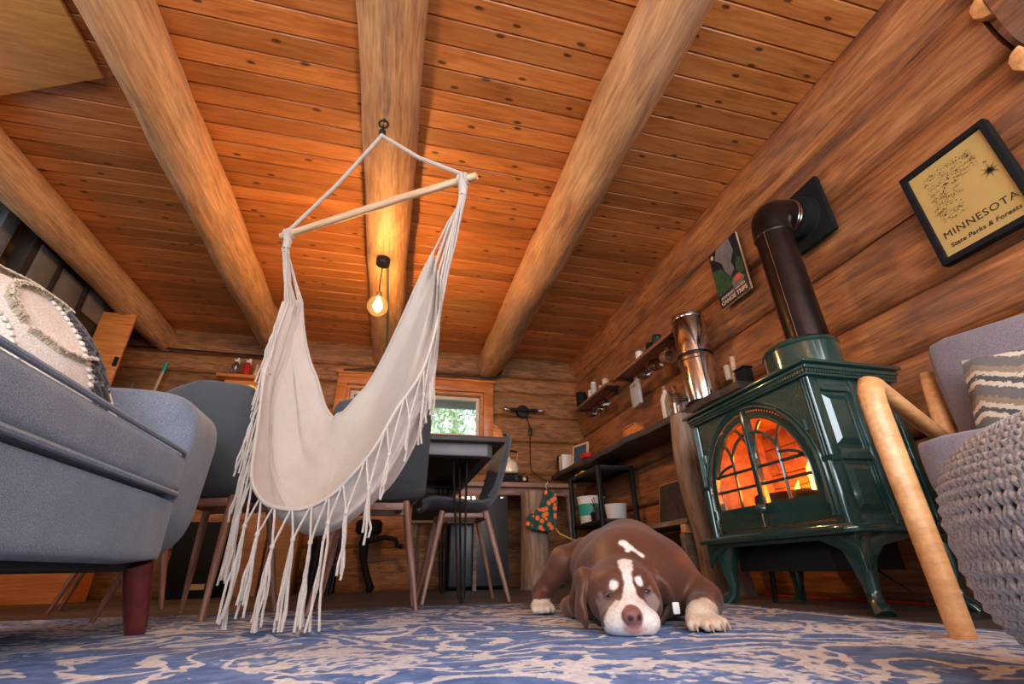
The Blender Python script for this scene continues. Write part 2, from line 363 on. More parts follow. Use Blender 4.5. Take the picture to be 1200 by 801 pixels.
# back wall with a window opening
wb = struct(G().box(X0-.3, X1+.3, YB+.2, YB+.28, -.1, 1.46).box(X0-.3, X1+.3, YB+.2, YB+.28, 2.06, ZC+.05).box(X0-.3, -.6, YB+.2, YB+.28, 1.46, 2.06).box(.98, X1+.3, YB+.2, YB+.28, 1.46, 2.06).build('wall_back', M['blog']))
BS = [-.012, .37, .74, 1.10, 1.465, 1.76, 2.055, 2.25, 2.53]
for i in range(8):
    hh = BS[i+1]-BS[i]-.003
    if i in (4, 5):
        place_log(wb, wall_log(X1-.98, hh, i+50, .022), M['blog'], (X1+.05, YB+.02, BS[i]), PI)
        place_log(wb, wall_log(-.6-X0, hh, i+60, .022), M['blog'], (-.6, YB+.04, BS[i]), PI)
    else:
        place_log(wb, wall_log(X1-X0+.1, hh, i+40, .022), M['blog'], (X1+.05, YB+.04-(.02 if i == 7 else 0), BS[i]), PI)
# left wall with two window openings
wl = struct(G().box(X0-.28, X0-.2, YF, -.7, -.1, ZC+.05).box(X0-.28, X0-.2, 1.1, 2.35, -.1, ZC+.05).box(X0-.28, X0-.2, 3.2, YB+.3, -.1, ZC+.05)
            .box(X0-.28, X0-.2, -.7, 1.1, -.1, .8).box(X0-.28, X0-.2, -.7, 1.1, 2.1, ZC+.05).box(X0-.28, X0-.2, 2.35, 3.2, -.1, 1.2).box(X0-.28, X0-.2, 2.35, 3.2, 2.42, ZC+.05).build('wall_left', M['blog']))
for i in range(8):
    hh = RS[i+1]-RS[i]-.003; z = RS[i]
    segs = [(YF, -.7), (-.7, 1.1), (1.1, 2.35), (2.35, 3.2), (3.2, YB+.1)]
    for k, (a, b) in enumerate(segs):
        if k == 1 and .6 < z < 2.1: continue
        if k == 3 and 1.1 < z < 2.4: continue
        place_log(wl, wall_log(b-a, hh, i+70+k, .045), M['blog'], (X0-.04, b, z), -PI/2)
# wall behind the camera with wide glazed doors
wf = struct(G().box(X0-.3, -1.75, YF-.12, YF, 0, ZC+.05).box(1.85, X1+.3, YF-.12, YF, 0, ZC+.05).box(-1.75, 1.85, YF-.12, YF, 2.25, ZC+.05).box(-1.75, 1.85, YF-.12, YF, 0, .28).build('wall_front', M['rlog']))

# window in the back wall
def window(name, xs, zs, y, trim, mat_trim, head, legs):
    x0, x1 = xs; z0, z1 = zs
    wn = struct(bpy.data.objects.new(name, None)); C.objects.link(wn); wn.location = (x0, y, z0); wn['_w'] = 1
    g = G().box(x0-trim, x1+trim, y-.06, y-.02, z1, z1+head); g.build('head_casing', mat_trim, wn, bevel=.004)
    G().box(x0-trim-.02, x1+trim+.02, y-.075, y-.02, z1+head, z1+head+.022).build('cap_moulding', mat_trim, wn, bevel=.003)
    for a, b in ((x0-trim, x0), (x1, x1+trim)):
        G().box(a, b, y-.06, y-.02, z0-legs, z1).build('side_casing', mat_trim, wn, bevel=.004)
    G().box(x0-trim, x1+trim, y-.085, y-.02, z0-legs-.035, z0-legs).build('sill', mat_trim, wn, bevel=.004)
    A = [(x0, z0), (x1, z0), (x1, z1), (x0, z1)]; B = [(x0+.03, z0+.03), (x1-.03, z0+.03), (x1-.03, z1-.03), (x0+.03, z1-.03)]
    G().ring(A, B, y-.02, y+.2, 'y').build('jamb', mat_trim, wn)
    n = 2 if x1-x0 > 1.2 else 1
    for k in range(n):
        a = x0+.03+(x1-x0-.06)*k/n; b = x0+.03+(x1-x0-.06)*(k+1)/n
        A = [(a, z0+.03), (b, z0+.03), (b, z1-.03), (a, z1-.03)]; B = [(a+.035, z0+.065), (b-.035, z0+.065), (b-.035, z1-.065), (a+.035, z1-.065)]
        sa = G().ring(A, B, y+.07, y+.11, 'y').build('sash', M['sash'], wn, bevel=.003)
        G().box(a+.03, b-.03, y+.088, y+.092, z0+.06, z1-.06).build('pane', M['pane'], sa)
        G().box(b-.022, b-.006, y+.05, y+.07, (z0+z1)/2-.05, (z0+z1)/2+.05).build('latch', M['white'], sa, bevel=.003)
    return wn
M['sash'] = plain('cream_sash', (.62,.50,.38,1), .5)
M['greytrim'] = wood('grey_painted_trim', (.10,.105,.11,1), (.16,.165,.17,1), (.2,.205,.21,1), rough=.6, vary=.05, bump=.1)
w1 = window('window_1', (-.56, .94), (1.47, 2.0), YB, .11, M['fir'], .12, 0)
w1['label'] = 'small wide window in orange fir casing above the back counter'
# carved round corner block right of the window sill
G().prism([(.94+.11, 1.43), (1.17, 1.43), (1.165, 1.5), (1.14, 1.57), (1.09, 1.62), (1.05, 1.635)], .03, 'y', YB-.055).build('corner_bracket', M['fir'], w1, bevel=.004)
# window in the left wall, daylight behind it
w2 = struct(bpy.data.objects.new('window_2', None)); C.objects.link(w2); w2.location = (X0, 2.35, 1.2); w2['_w'] = 1
w2['label'] = 'grey framed window high on the left wall'
A = [(2.35, 1.2), (3.2, 1.2), (3.2, 2.42), (2.35, 2.42)]; B = [(2.42, 1.28), (3.13, 1.28), (3.13, 2.35), (2.42, 2.35)]
G().ring(A, B, X0-.2, X0+.0, 'x').build('jamb', M['greytrim'], w2)
A2 = [(2.24, 1.09), (3.31, 1.09), (3.31, 2.47), (2.24, 2.47)]
G().ring(A2, A, X0-.0, X0+.05, 'x').build('casing', M['greytrim'], w2, bevel=.004)
G().box(X0-.09, X0-.086, 2.42, 3.13, 1.28, 2.35).build('pane', M['pane'], w2)
for z in (1.62, 1.98): G().box(X0-.11, X0-.06, 2.42, 3.13, z-.015, z+.015).build('muntin', M['greytrim'], w2)
def blind_mat():
    mt, nt, b = nmat('thin_linen_blind'); b.inputs['Base Color'].default_value = (.62, .63, .63, 1); b.inputs['Roughness'].default_value = .9
    t = N(nt, 'ShaderNodeBsdfTranslucent'); t.inputs[0].default_value = (.62, .64, .66, 1); mx = N(nt, 'ShaderNodeMixShader'); mx.inputs[0].default_value = .55
    nt.links.new(b.outputs[0], mx.inputs[1]); nt.links.new(t.outputs[0], mx.inputs[2]); nt.links.new(mx.outputs[0], nt.nodes['Material Output'].inputs['Surface']); return mt
M['blind'] = blind_mat()
M['linen'] = fabric('pale_grey_linen', (.36,.36,.36,1), (.48,.48,.48,1), scale=200)
for k in range(3):
    G().grid(lambda u, v, k=k: (X0-.03+.012*math.sin(v*40), 2.43+.7*v, 2.34-.30*k-.26*u-.02), 4, 30).build('blind_fold', M['blind'], w2)
# glazed frame of the doors behind the camera
w3 = struct(bpy.data.objects.new('window_3', None)); C.objects.link(w3); w3.location = (-1.75, YF, .28); w3['_w'] = 1
for k in range(4):
    a = -1.75+.9*k; A = [(a, .28), (a+.9, .28), (a+.9, 2.25), (a, 2.25)]; B = [(a+.06, .36), (a+.84, .36), (a+.84, 2.17), (a+.06, 2.17)]
    G().ring(A, B, YF-.1, YF-.04, 'y').build('sash', M['fir'], w3)

w4 = struct(bpy.data.objects.new('added_casing_right', None)); C.objects.link(w4); w4.location = (X1, -1.7, .9); w4['_w'] = 1  # casing added on solid logs round the added highlight lamp, no opening
G().ring([(-1.75, .88), (-.35, .88), (-.35, 2.0), (-1.75, 2.0)], [(-1.65, .97), (-.45, .97), (-.45, 1.92), (-1.65, 1.92)], 1.985, 2.07).build('casing', M['fir'], w4)
# ceiling beams: round peeled logs along Y
def round_log(name, L, r_near, r_far, seed, bump=.017, n=28):
    k = int(L/.07)
    def fn(u, v):
        a = 2*PI*u; x = v*L; r = r_near+(r_far-r_near)*v
        r += bump*noise.noise(Vector((x*1.3, math.cos(a)*.9+seed*4, math.sin(a)*.9)))+bump*.5*noise.noise(Vector((x*3.2, math.cos(a)*2+seed*9, math.sin(a)*2)))
        return (x, r*math.cos(a), r*math.sin(a))
    g = G().grid(fn, n, k, closeu=True)
    g.f.append(tuple(i*k for i in range(n))); g.f.append(tuple(i*k+k-1 for i in range(n-1, -1, -1)))
    return g.data(name, angle=60)
for x, rn, rf, sd, lb in ((-2.42, .13, .125, 1, 'round log ceiling beam farthest left, above the grey window'), (-1.33, .158, .14, 2, 'knotty round log ceiling beam between plywood panel and hammock chair'),
                      (-.185, .155, .15, 3, 'round log ceiling beam carrying the hammock hook and globe lamp'), (1.02, .152, .165, 4, 'round log ceiling beam between globe lamp and right wall')):
    o = obj('ceiling_beam', round_log('ceiling_beam', YB+1.9, rn, rf, sd), M['beam']); o.location = (x, -1.9, ZC-.135); o.rotation_euler = (0, 0, PI/2)
    tag(o, lb, 'beam', 'log beams under the ceiling')
# rounded plate log in the corner between right wall and ceiling
o = obj('plate_log', round_log('plate_log', YB+1.9, .17, .16, 6), M['rlog']); o.location = (X1+.10, -1.9, ZC-.08); o.rotation_euler = (0, 0, PI/2)
o.parent = wr

# plywood panel fixed below the ceiling boards, front left
g = G().prism([(-1.62, .9), (-1.62, 1.99), (-2.30, 2.27), (-2.30, .9)], .02, 'z', ZC-.045)
o = g.build('plywood_panel', M['ply'], bevel=.002); tag(o, 'smooth yellow plywood panel under the ceiling beside the left log beam', 'panel')

# ------------------------------------------------------------------ outdoors seen through the small window
M['leaf'] = plain('birch_leaf', (.30,.42,.20,1), .6, noise_amt=.4, scale=3)
M['leaf2'] = plain('pale_birch_leaf', (.48,.58,.34,1), .6, noise_amt=.3, scale=3)
M['bark'] = plain('pale_bark', (.45,.42,.38,1), .8, noise_amt=.3, scale=20)
M['grass'] = plain('meadow_grass', (.14,.26,.06,1), .9, noise_amt=.3, scale=2)
gr = struct(G().box(-14, 14, YB+.4, 26, -.5, -.3).build('ground', M['grass']))
rnd = random.Random(3)
for k, (x, y, h) in enumerate(((-2.2, 9.8, 5.6), (.4, 10.2, 5.9), (3.0, 10.0, 5.8), (1.6, 13.5, 8.0), (-1.2, 13.5, 8.2), (5.0, 13.2, 8.4))):
    t = thing('birch_tree', ['birch tree outside, leftmost but one through the small window', 'birch tree outside behind the middle of the small window', 'birch tree outside nearest the right window casing', 'tall birch tree outside at the right of the window view', 'farthest birch tree outside at the left of the window view', 'birch tree outside beyond the right end of the window'][k], 'tree', (x, y, -.3), 0, 'trees outside the window')
    G().tube([(x, y, -.3), (x+.1, y, h*.45), (x-.05, y+.1, h*.95)], [.11, .08, .02], 8).build('trunk', M['bark'], t)
    g = G()
    for i in range(2600):
        a = rnd.uniform(0, 2*PI); zz = rnd.uniform(.25, 1.0); rr = 1.25*math.sin(min(1, (1.05-zz)*1.6+.15)*PI/2)*math.sqrt(rnd.random())
        p = Vector((x+rr*math.cos(a), y+rr*math.sin(a), h*zz-.2)); d = Vector((rnd.gauss(0, 1), rnd.gauss(0, 1), rnd.gauss(0, 1))).normalized(); e = d.orthogonal().normalized(); s_ = rnd.uniform(.06, .12)
        g.add([p-d*s_, p+e*s_*.5, p+d*s_, p-e*s_*.5], [(0, 1, 2, 3)])
    cr = g.build('crown', M['leaf'] if k % 2 else M['leaf2'], t, smooth=False, weld=False); cr['kind'] = 'stuff'
M['eave'] = plain('grey_painted_eave', (.24,.30,.32,1), .7)
ev = struct(G().box(-1.6, 2.2, YB+.28, YB+1.15, 2.27, 2.33).box(-1.6, 2.2, YB+1.1, YB+1.15, 2.17, 2.33).build('eave', M['eave'], bevel=.004))
# ------------------------------------------------------------------ rug
def rug_mat():
    mt, nt, b = nmat('blue_cream_rug'); L = nt.links
    tc = N(nt, 'ShaderNodeTexCoord')
    mp = N(nt, 'ShaderNodeMapping'); mp.inputs['Scale'].default_value = (1, 1.0, 1); mp.inputs['Location'].default_value = (3.1, 1.7, 0); L.new(tc.outputs['Object'], mp.inputs[0])
    def noi(scale, det=3, dist=0.0, src=None):
        n = N(nt, 'ShaderNodeTexNoise'); n.inputs['Scale'].default_value = scale; n.inputs['Detail'].default_value = det; n.inputs['Distortion'].default_value = dist; L.new(src or mp.outputs[0], n.inputs['Vector']); return n.outputs[0]
    def mth(op, a, bb=None, c=None):
        n = N(nt, 'ShaderNodeMath', operation=op)
        for i, v in enumerate((a, bb, c)):
            if v is None: continue
            if isinstance(v, (int, float)): n.inputs[i].default_value = v
            else: L.new(v, n.inputs[i])
        return n.outputs[0]
    def rng(v, a, bb, c=0., d=1.):
        n = N(nt, 'ShaderNodeMapRange'); L.new(v, n.inputs[0])
        for i, q in enumerate((a, bb, c, d)): n.inputs[i+1].default_value = q
        return n.outputs[0]
    s1 = noi(3.2, 2, 2.2); ridge = mth('ABSOLUTE', mth('SUBTRACT', s1, .5))          # scrolling vines
    fine = noi(60, 4)
    ridge = mth('ADD', ridge, mth('MULTIPLY', mth('SUBTRACT', fine, .5), .12))
    vine = rng(ridge, .035, .05, 1., 0.)
    vo = N(nt, 'ShaderNodeTexVoronoi'); vo.inputs['Scale'].default_value = 2.6; L.new(mp.outputs[0], vo.inputs['Vector'])
    ros = mth('ADD', vo.outputs['Distance'], mth('MULTIPLY', mth('SUBTRACT', noi(11, 3, .6), .5), .5))
    rosette = mth('MULTIPLY', rng(ros, .10, .12, 1., 0.), 1.)
    petal = rng(mth('ABSOLUTE', mth('SUBTRACT', ros, .19)), .018, .03, 1., 0.)
    wear = rng(mth('ADD', noi(1.5, 3), mth('MULTIPLY', mth('SUBTRACT', noi(45, 4), .5), .5)), .62, .67)
    f = mth('MAXIMUM', mth('MAXIMUM', vine, rosette), mth('MAXIMUM', petal, wear))
    # border stripe near the right edge (object x = metres from the rug's centre)
    sx = N(nt, 'ShaderNodeSeparateXYZ'); L.new(tc.outputs['Object'], sx.inputs[0])
    st = rng(mth('ABSOLUTE', mth('SUBTRACT', sx.outputs[0], 1.18)), .010, .014, 1., 0.)
    st2 = rng(mth('ABSOLUTE', mth('SUBTRACT', sx.outputs[0], 1.47)), .012, .016, 1., 0.)
    f = mth('MAXIMUM', f, mth('MAXIMUM', st, st2))
    cr = N(nt, 'ShaderNodeMix', data_type='RGBA'); L.new(f, cr.inputs['Factor'])
    blu = N(nt, 'ShaderNodeMix', data_type='RGBA'); L.new(rng(noi(26, 4), .35, .65), blu.inputs['Factor']); blu.inputs['A'].default_value = (.085,.16,.37,1); blu.inputs['B'].default_value = (.17,.27,.53,1)
    crm = N(nt, 'ShaderNodeMix', data_type='RGBA'); L.new(rng(noi(70, 4), .35, .7), crm.inputs['Factor']); crm.inputs['A'].default_value = (.52,.54,.58,1); crm.inputs['B'].default_value = (.74,.76,.80,1)
    L.new(blu.outputs['Result'], cr.inputs['A']); L.new(crm.outputs['Result'], cr.inputs['B'])
    # brownish worn band
    br = N(nt, 'ShaderNodeMix', data_type='RGBA'); L.new(mth('MULTIPLY', rng(noi(1.1, 3, .5), .60, .70), .4), br.inputs['Factor']); L.new(cr.outputs['Result'], br.inputs['A']); br.inputs['B'].default_value = (.30,.20,.13,1)
    L.new(br.outputs['Result'], b.inputs['Base Color']); b.inputs['Roughness'].default_value = .95; b.inputs['Specular IOR Level'].default_value = .1
    bp = N(nt, 'ShaderNodeBump'); bp.inputs['Strength'].default_value = .5; bp.inputs['Distance'].default_value = .003; L.new(noi(220, 2), bp.inputs['Height']); L.new(bp.outputs[0], b.inputs['Normal'])
    return mt
rug = G().box(-1.52, 1.52, -1.55, 1.55, 0, .006).build("area_rug", rug_mat(), bevel=.002); rug.location = (-.14, .98, .0005); rug.rotation_euler = (0, 0, math.radians(-2.5))
tag(rug, 'distressed blue and cream patterned area rug under sofa and dog', 'rug')
RZ = .0065

# ------------------------------------------------------------------ sofa
def rbox(g, x0, x1, y0, y1, z0, z1, r, puff=0.0, n=10):
    """box with rounded edges and slightly puffed faces (superellipsoid-like)"""
    cx, cy, cz = (x0+x1)/2, (y0+y1)/2, (z0+z1)/2; hx, hy, hz = (x1-x0)/2, (y1-y0)/2, (z1-z0)/2
    bm = bmesh.new(); bmesh.ops.create_cube(bm, size=2)
    bmesh.ops.subdivide_edges(bm, edges=bm.edges, cuts=n, use_grid_fill=True)
    vs = []
    for v in bm.verts:
        p = Vector((v.co.x*hx, v.co.y*hy, v.co.z*hz))
        q = Vector((max(-hx+r, min(hx-r, p.x)), max(-hy+r, min(hy-r, p.y)), max(-hz+r, min(hz-r, p.z))))
        d = p-q
        if d.length > 1e-9: p = q+d.normalized()*r if d.length > r or True else p
        nx, ny, nz = v.co
        p += Vector((nx*puff*(1-ny*ny)*(1-nz*nz), ny*puff*(1-nx*nx)*(1-nz*nz), nz*puff*(1-nx*nx)*(1-ny*ny)))
        vs.append((cx+p.x, cy+p.y, cz+p.z))
    bm.verts.index_update()
    fs = [tuple(v.index for v in f.verts) for f in bm.faces]; bm.free()
    return g.add(vs, fs)
so = thing('sofa', 'blue grey tweed sofa with piped seat and red mahogany legs', 'sofa', (-1.05, .7, RZ))
rbox(G(), -1.42, -.645, -.62, 1.74, .185, .372, .03, n=14).build('front_rail', M['sofa'], so, angle=60)
sc_ = rbox(G(), -1.30, -.638, -.55, 1.73, .372, .505, .035, .006, n=16).build('seat_cushion', M['sofa'], so, angle=60)
G().tube([(-.642, -.5, .502), (-.642, 1.0, .503), (-.645, 1.68, .505), (-.665, 1.735, .50)], .0075, 8).build('piping', M['sofa'], sc_)
G().tube([(-.637, -.5, .378), (-.637, 1.0, .379), (-.64, 1.69, .38), (-.665, 1.745, .38)], .008, 8).build('piping', M['sofa'], sc_)
# arm at the far end: block with rounded, slightly rolled top
def arm(u, v):
    a = 2*PI*u; c, s = math.cos(a), math.sin(a)
    ex = .45
    px = math.copysign(abs(c)**ex, c); pz = math.copysign(abs(s)**ex, s)
    z = .46+pz*.272; x = -1.02+px*.375+.0*z
    y = 1.69+.27*v
    if v < .12 or v > .88:
        k = (.12-v)/.12 if v < .12 else (v-.88)/.12; sc = 1-.09*k*k; x = -1.02+(x+1.02)*sc; z = .46+(z-.46)*sc
    # outward roll at the top, slight lean back at the front
    y += .035*max(0, (z-.45)/.28)**2
    x += -.05*max(0, (.55-z))*(px > 0)
    return (x, y, z)
g = G().grid(arm, 48, 17, closeu=True); g.f.append(tuple(i*17 for i in range(48))); g.f.append(tuple(i*17+16 for i in range(47, -1, -1)))
g.build('armrest', M['sofa'], so, angle=70)
rbox(G(), -1.55, -1.26, -.7, 1.93, .2, .86, .07, .01, n=14).build('backrest', M['sofa'], so, angle=60)
G().box(-1.36, -.70, -.55, 1.82, .168, .19).build('dust_cover', M['sofa_dark'], so)
for (tx, ty, bx_, by_) in ((-.69, 1.70, -.672, 1.77), (-1.35, 1.62, -1.40, 1.765), (-.70, -.4, -.665, -.5), (-1.35, -.4, -1.40, -.5)):
    G().tube([(tx, ty, .19), ((tx+bx_)/2, (ty+by_)/2, .1), (bx_, by_, RZ)], [.037, .033, .026], 20).build('leg', M['mahog'], so)

# boho cushion on the sofa
pc = thing('throw_cushion', 'off white boho cushion with fringe loops and black zigzag band on sofa', 'cushion', (-.98, 1.38, .5))
_x = Vector((.05, .98, .17)).normalized(); _z = Vector((-.57, .23, .79)); _z = (_z-_x*_z.dot(_x)).normalized(); _y = _z.cross(_x)
PM = Matrix(((_x.x, _y.x, _z.x, -.935), (_x.y, _y.y, _z.y, 1.315), (_x.z, _y.z, _z.z, .685), (0, 0, 0, 1)))
# local: x right, z up, y away from the viewer; face at -y
def cush(a, b, side, hw=.225, th=.095):
    e = (1-a*a)**.55*(1-b*b)**.55 if abs(a) < 1 and abs(b) < 1 else 0
    pinch = 1-.07*(1-a*a)*abs(b)**3-.0; pinch2 = 1-.07*(1-b*b)*abs(a)**3
    return Vector((a*hw*pinch2, -side*th*e, b*hw*pinch))
g = G(); g.M = PM
for sd in (1, -1): g.grid(lambda u, v, sd=sd: cush(u*2-1, v*2-1, sd), 26, 26)
cb = g.build('cushion_body', M['boho'], pc, angle=70)
rn = random.Random(5)
def on_face(a, b, lift=.004):
    p = cush(a, b, 1); return Vector((p.x, p.y-lift, p.z))
def fringe(name, pts, mat, ln, n, droop):
    g = G(); g.M = PM
    for i in range(n):
        t = i/(n-1)*(len(pts)-1); k = min(int(t), len(pts)-2); f = t-k
        a = pts[k][0]*(1-f)+pts[k+1][0]*f+rn.uniform(-.01, .01); b = pts[k][1]*(1-f)+pts[k+1][1]*f+rn.uniform(-.01, .01)
        p = on_face(a, b, .0); q = p+Vector((rn.uniform(-.008, .008)+droop[0]*ln, -ln*.75, droop[1]*ln)); r_ = q+Vector((rn.uniform(-.01, .01), -ln*.1, -ln*.5))
        g.tube([p, q, r_], .0022, 4, cap=False)
    return g.build(name, mat, pc)
fringe('fringe_strip', [(-.55, .93), (0, .95), (.5, .93)], M['tan_yarn'], .032, 150, (0, .5))
ring = [(-.1+.5*math.cos(t), .02+.5*math.sin(t)) for t in [x*2*PI/20 for x in range(2, 12)]]
fringe('fringe_loop', ring, M['tan_yarn'], .022, 110, (0, .2))
fringe('fringe_loop', [(-.55, -.25), (-.3, -.45), (0, -.5), (.25, -.42)], M['tan_yarn'], .02, 70, (0, .2))
for a0 in (.16, -.72, -.84):
    g = G(); g.M = PM
    for i in range(22): g.ell(tuple(on_face(a0+.015*math.sin(i), -.92+i*.088, .002)), (.009, .006, .009), 6, 4)
    g.build('bobble_row', M['boho'], pc)
for a0 in (.34, .50):
    g = G(); g.M = PM; g.tube([on_face(a0+.055*(1 if i % 2 else -1), -.95+i*.1, .004) for i in range(20)], .0085, 6); g.build('zigzag_band', M['blk_yarn'], pc)
for a0 in (.26, .42, .58):
    g = G(); g.M = PM
    for i in range(26): g.ell(tuple(on_face(a0+.02*math.sin(i*2.1), -.94+i*.074, .003)), (.006, .005, .006), 5, 4)
    g.build('knotted_trim', M['blk_yarn'], pc)

# ------------------------------------------------------------------ dining table and chairs
tb = thing('dining_table', 'dark dining table with black hairpin legs under the small window', 'table', (.07, 3.2, 0))
g = G().box(-.46, .595, 2.48, 4.0, .785, .815); g.build('tabletop', M['slab'], tb, bevel=.006)
M['apron'] = plain('grey_steel_frame', (.13,.125,.13,1), .45, metal=.2)
A = [(-.40, 2.53), (.50, 2.53), (.535, 2.57), (.535, 3.93), (.50, 3.97), (-.40, 3.97)]; B = [(-.36, 2.60), (.455, 2.60), (.475, 2.62), (.475, 3.88), (.455, 3.90), (-.36, 3.90)]
G().ring(A, B, .715, .785, 'z').build('apron_frame', M['apron'], tb, bevel=.004)
for x, y, sx, sy in ((.37, 2.66, 1, -1), (.40, 3.78, 1, 1), (-.33, 2.66, -1, -1), (-.33, 3.78, -1, 1)):
    g = G()
    for dx, dy in ((-.045, 0), (.035, 0), (0, .06)):
        g.tube([(x+dx, y+dy, .74), (x+dx*.35+sx*.02, y+dy*.3+sy*.02, .03), (x+sx*.02, y+sy*.02, .008)], .0062, 8)
    lg = g.build('hairpin_leg', M['blackrod'], tb)
    G().box(x-.07, x+.06, y-.02, y+.08, .74, .746).build('mounting_plate', M['black'], lg)

def chair_shell():
    """one-piece shell: local +y is the direction the sitter faces, z up"""
    prof = [(.235, .452), (.20, .470), (.12, .465), (.0, .452), (-.10, .452), (-.165, .475), (-.205, .53), (-.235, .61), (-.262, .70), (-.285, .79), (-.30, .86), (-.305, .895)]
    def wd(t):
        if t < .15: return .205+.03*t/.15
        if t < .5: return .235
        if t < .8: return .235
        q = (t-.8)/.2; return .235*math.sqrt(max(0.02, 1-q**2.6*.93))
    def pt(u, v, off=0):
        t = u*(len(prof)-1); k = min(int(t), len(prof)-2); f = t-k
        y = prof[k][0]*(1-f)+prof[k+1][0]*f; z = prof[k][1]*(1-f)+prof[k+1][1]*f
        ty = prof[k+1][0]-prof[k][0]; tz = prof[k+1][1]-prof[k][1]; l = math.hypot(ty, tz)
        ny, nz = -tz/l*-1, ty/l*-1      # towards the sitter
        a = v*2-1; x = a*wd(u)
        cup = .05*abs(a)**2.5*(1 if u > .45 else .55)
        return (x, y+(cup+off)*ny, z+(cup+off)*nz)
    g = G(); nu, nv = 34, 17
    g.grid(lambda u, v: pt(u, v, 0), nu, nv); n = nu*nv
    g.grid(lambda u, v: pt(u, v, .016), nu, nv)
    for i in range(nu-1):
        for j in (0, nv-1): g.f.append((i*nv+j, (i+1)*nv+j, n+(i+1)*nv+j, n+i*nv+j))
    for j in range(nv-1):
        for i in (0, nu-1): g.f.append((i*nv+j, i*nv+j+1, n+i*nv+j+1, n+i*nv+j))
    return g
def make_chair():
    t = thing('dining_chair', '', 'chair', group='dining chairs round the table', world=False)
    chair_shell().build('shell', M['shell'], t, angle=75)
    def leg(x0, y0, x1, y1):
        L = Vector((x1-x0, y1-y0, -.44)).length
        me = G().tube([(0, 0, 0), (L*.5, 0, 0), (L, 0, 0)], [.0165, .0155, .009], 12).data('leg')
        o = obj('leg', me, M['walnut'], t); d = Vector((x1-x0, y1-y0, -.438)).normalized()
        o.location = (x0, y0, .442); o.rotation_euler = d.to_track_quat('X', 'Z').to_euler()
    for sx in (-1, 1):
        leg(sx*.155, .13, sx*.225, .22); leg(sx*.145, -.12, sx*.215, -.235)
    for y in (.13, -.12):
        me = G().box(-.16, .16, -.011, .011, -.02, .012).data('cross_rail', bevel=.003); o = obj('cross_rail', me, M['walnut'], t); o.location = (0, y, .425)
    me = G().box(-.14, .12, -.011, .011, -.012, .012).data('stretcher', bevel=.003)
    for sx in (-1, 1): o = obj('stretcher', me, M['walnut'], t); o.location = (sx*.12, .01, .425); o.rotation_euler = (0, 0, PI/2)
    return t
ch = make_chair()
spots = [((-.07, 2.52), 0.0, 'slate grey shell dining chair behind the hammock, back to the camera'),
         ((.42, 2.93), PI/2, 'slate grey shell dining chair seen from the side at the right of the table'),
         ((-.745, 2.45), -.35, 'slate grey shell dining chair beside the sofa armrest with cloth behind it'),
         ((-1.42, 3.35), -1.2, 'slate grey shell dining chair hidden behind the sofa, only legs showing')]
for i, (p, rz, lb) in enumerate(spots):
    o = ch if i == 0 else copy_tree(ch)
    o.location = (p[0], p[1], 0.0); o.rotation_euler = (0, 0, rz); o['label'] = lb
    o.scale = (1.0, 1.0, 1.03)
# ------------------------------------------------------------------ hammock chair
# bar ends: left end farther from the camera, right end nearer
BL, BR, BZ = Vector((-.637, 2.041, 1.65)), Vector((.232, 1.441, 1.65)), 1.65
BD = (BR-BL).normalized(); BN = Vector((BD.y, -BD.x, 0)).normalized()
if BN.y > 0: BN = -BN                       # BN points towards the room's front
BC = (BL+BR)/2
hm = thing('hammock_chair', 'cream canvas hammock chair with fringe hanging from the middle log beam', 'hammock chair', tuple(BC-Vector((0, 0, 1.35))))
L_ = (BR-BL).length
me = G().tube([(0, 0, 0), (L_*.33, .003, .004), (L_*.66, -.003, .003), (L_, 0, 0)], [.0165, .018, .0175, .016], 14).data('spreader_bar')
sb = obj('spreader_bar', me, M['stick'], hm); sb.matrix_parent_inverse = Matrix.Translation(-hm.location); sb.location = BL; sb.rotation_euler = BD.to_track_quat('X', 'Z').to_euler()
HK = Vector((-.2, 1.71, 2.09))
GL, GR = BL+BD*.05, BR-BD*.062             # where the ropes loop over the bar
for gp in (GL, GR):
    G().tube([HK, HK*.5+gp*.5+Vector((0, 0, -.012)), gp+Vector((0, 0, .03))], .0095, 8).build('suspension_rope', M['rope'], hm)
    g = G()
    for k in range(3):
        c = gp+BD*(k-1)*.016
        g.tube([c+BN*.021*math.cos(a)+Vector((0, 0, .021*math.sin(a)+.001)) for a in [q*2*PI/12 for q in range(12)]], .0075, 6, closed=True)
    g.tube([gp+BN*.02+Vector((0, 0, -.01)), gp+Vector((0, 0, -.04)), gp+Vector((0, 0, -.09))], [.014, .02, .017], 10)
    g.build('rope_knot', M['rope'], hm)
g = G(); g.ell(tuple(HK+Vector((0, 0, -.0))), (.014, .014, .02), 10, 6); g.build('rope_knot', M['rope'], hm)
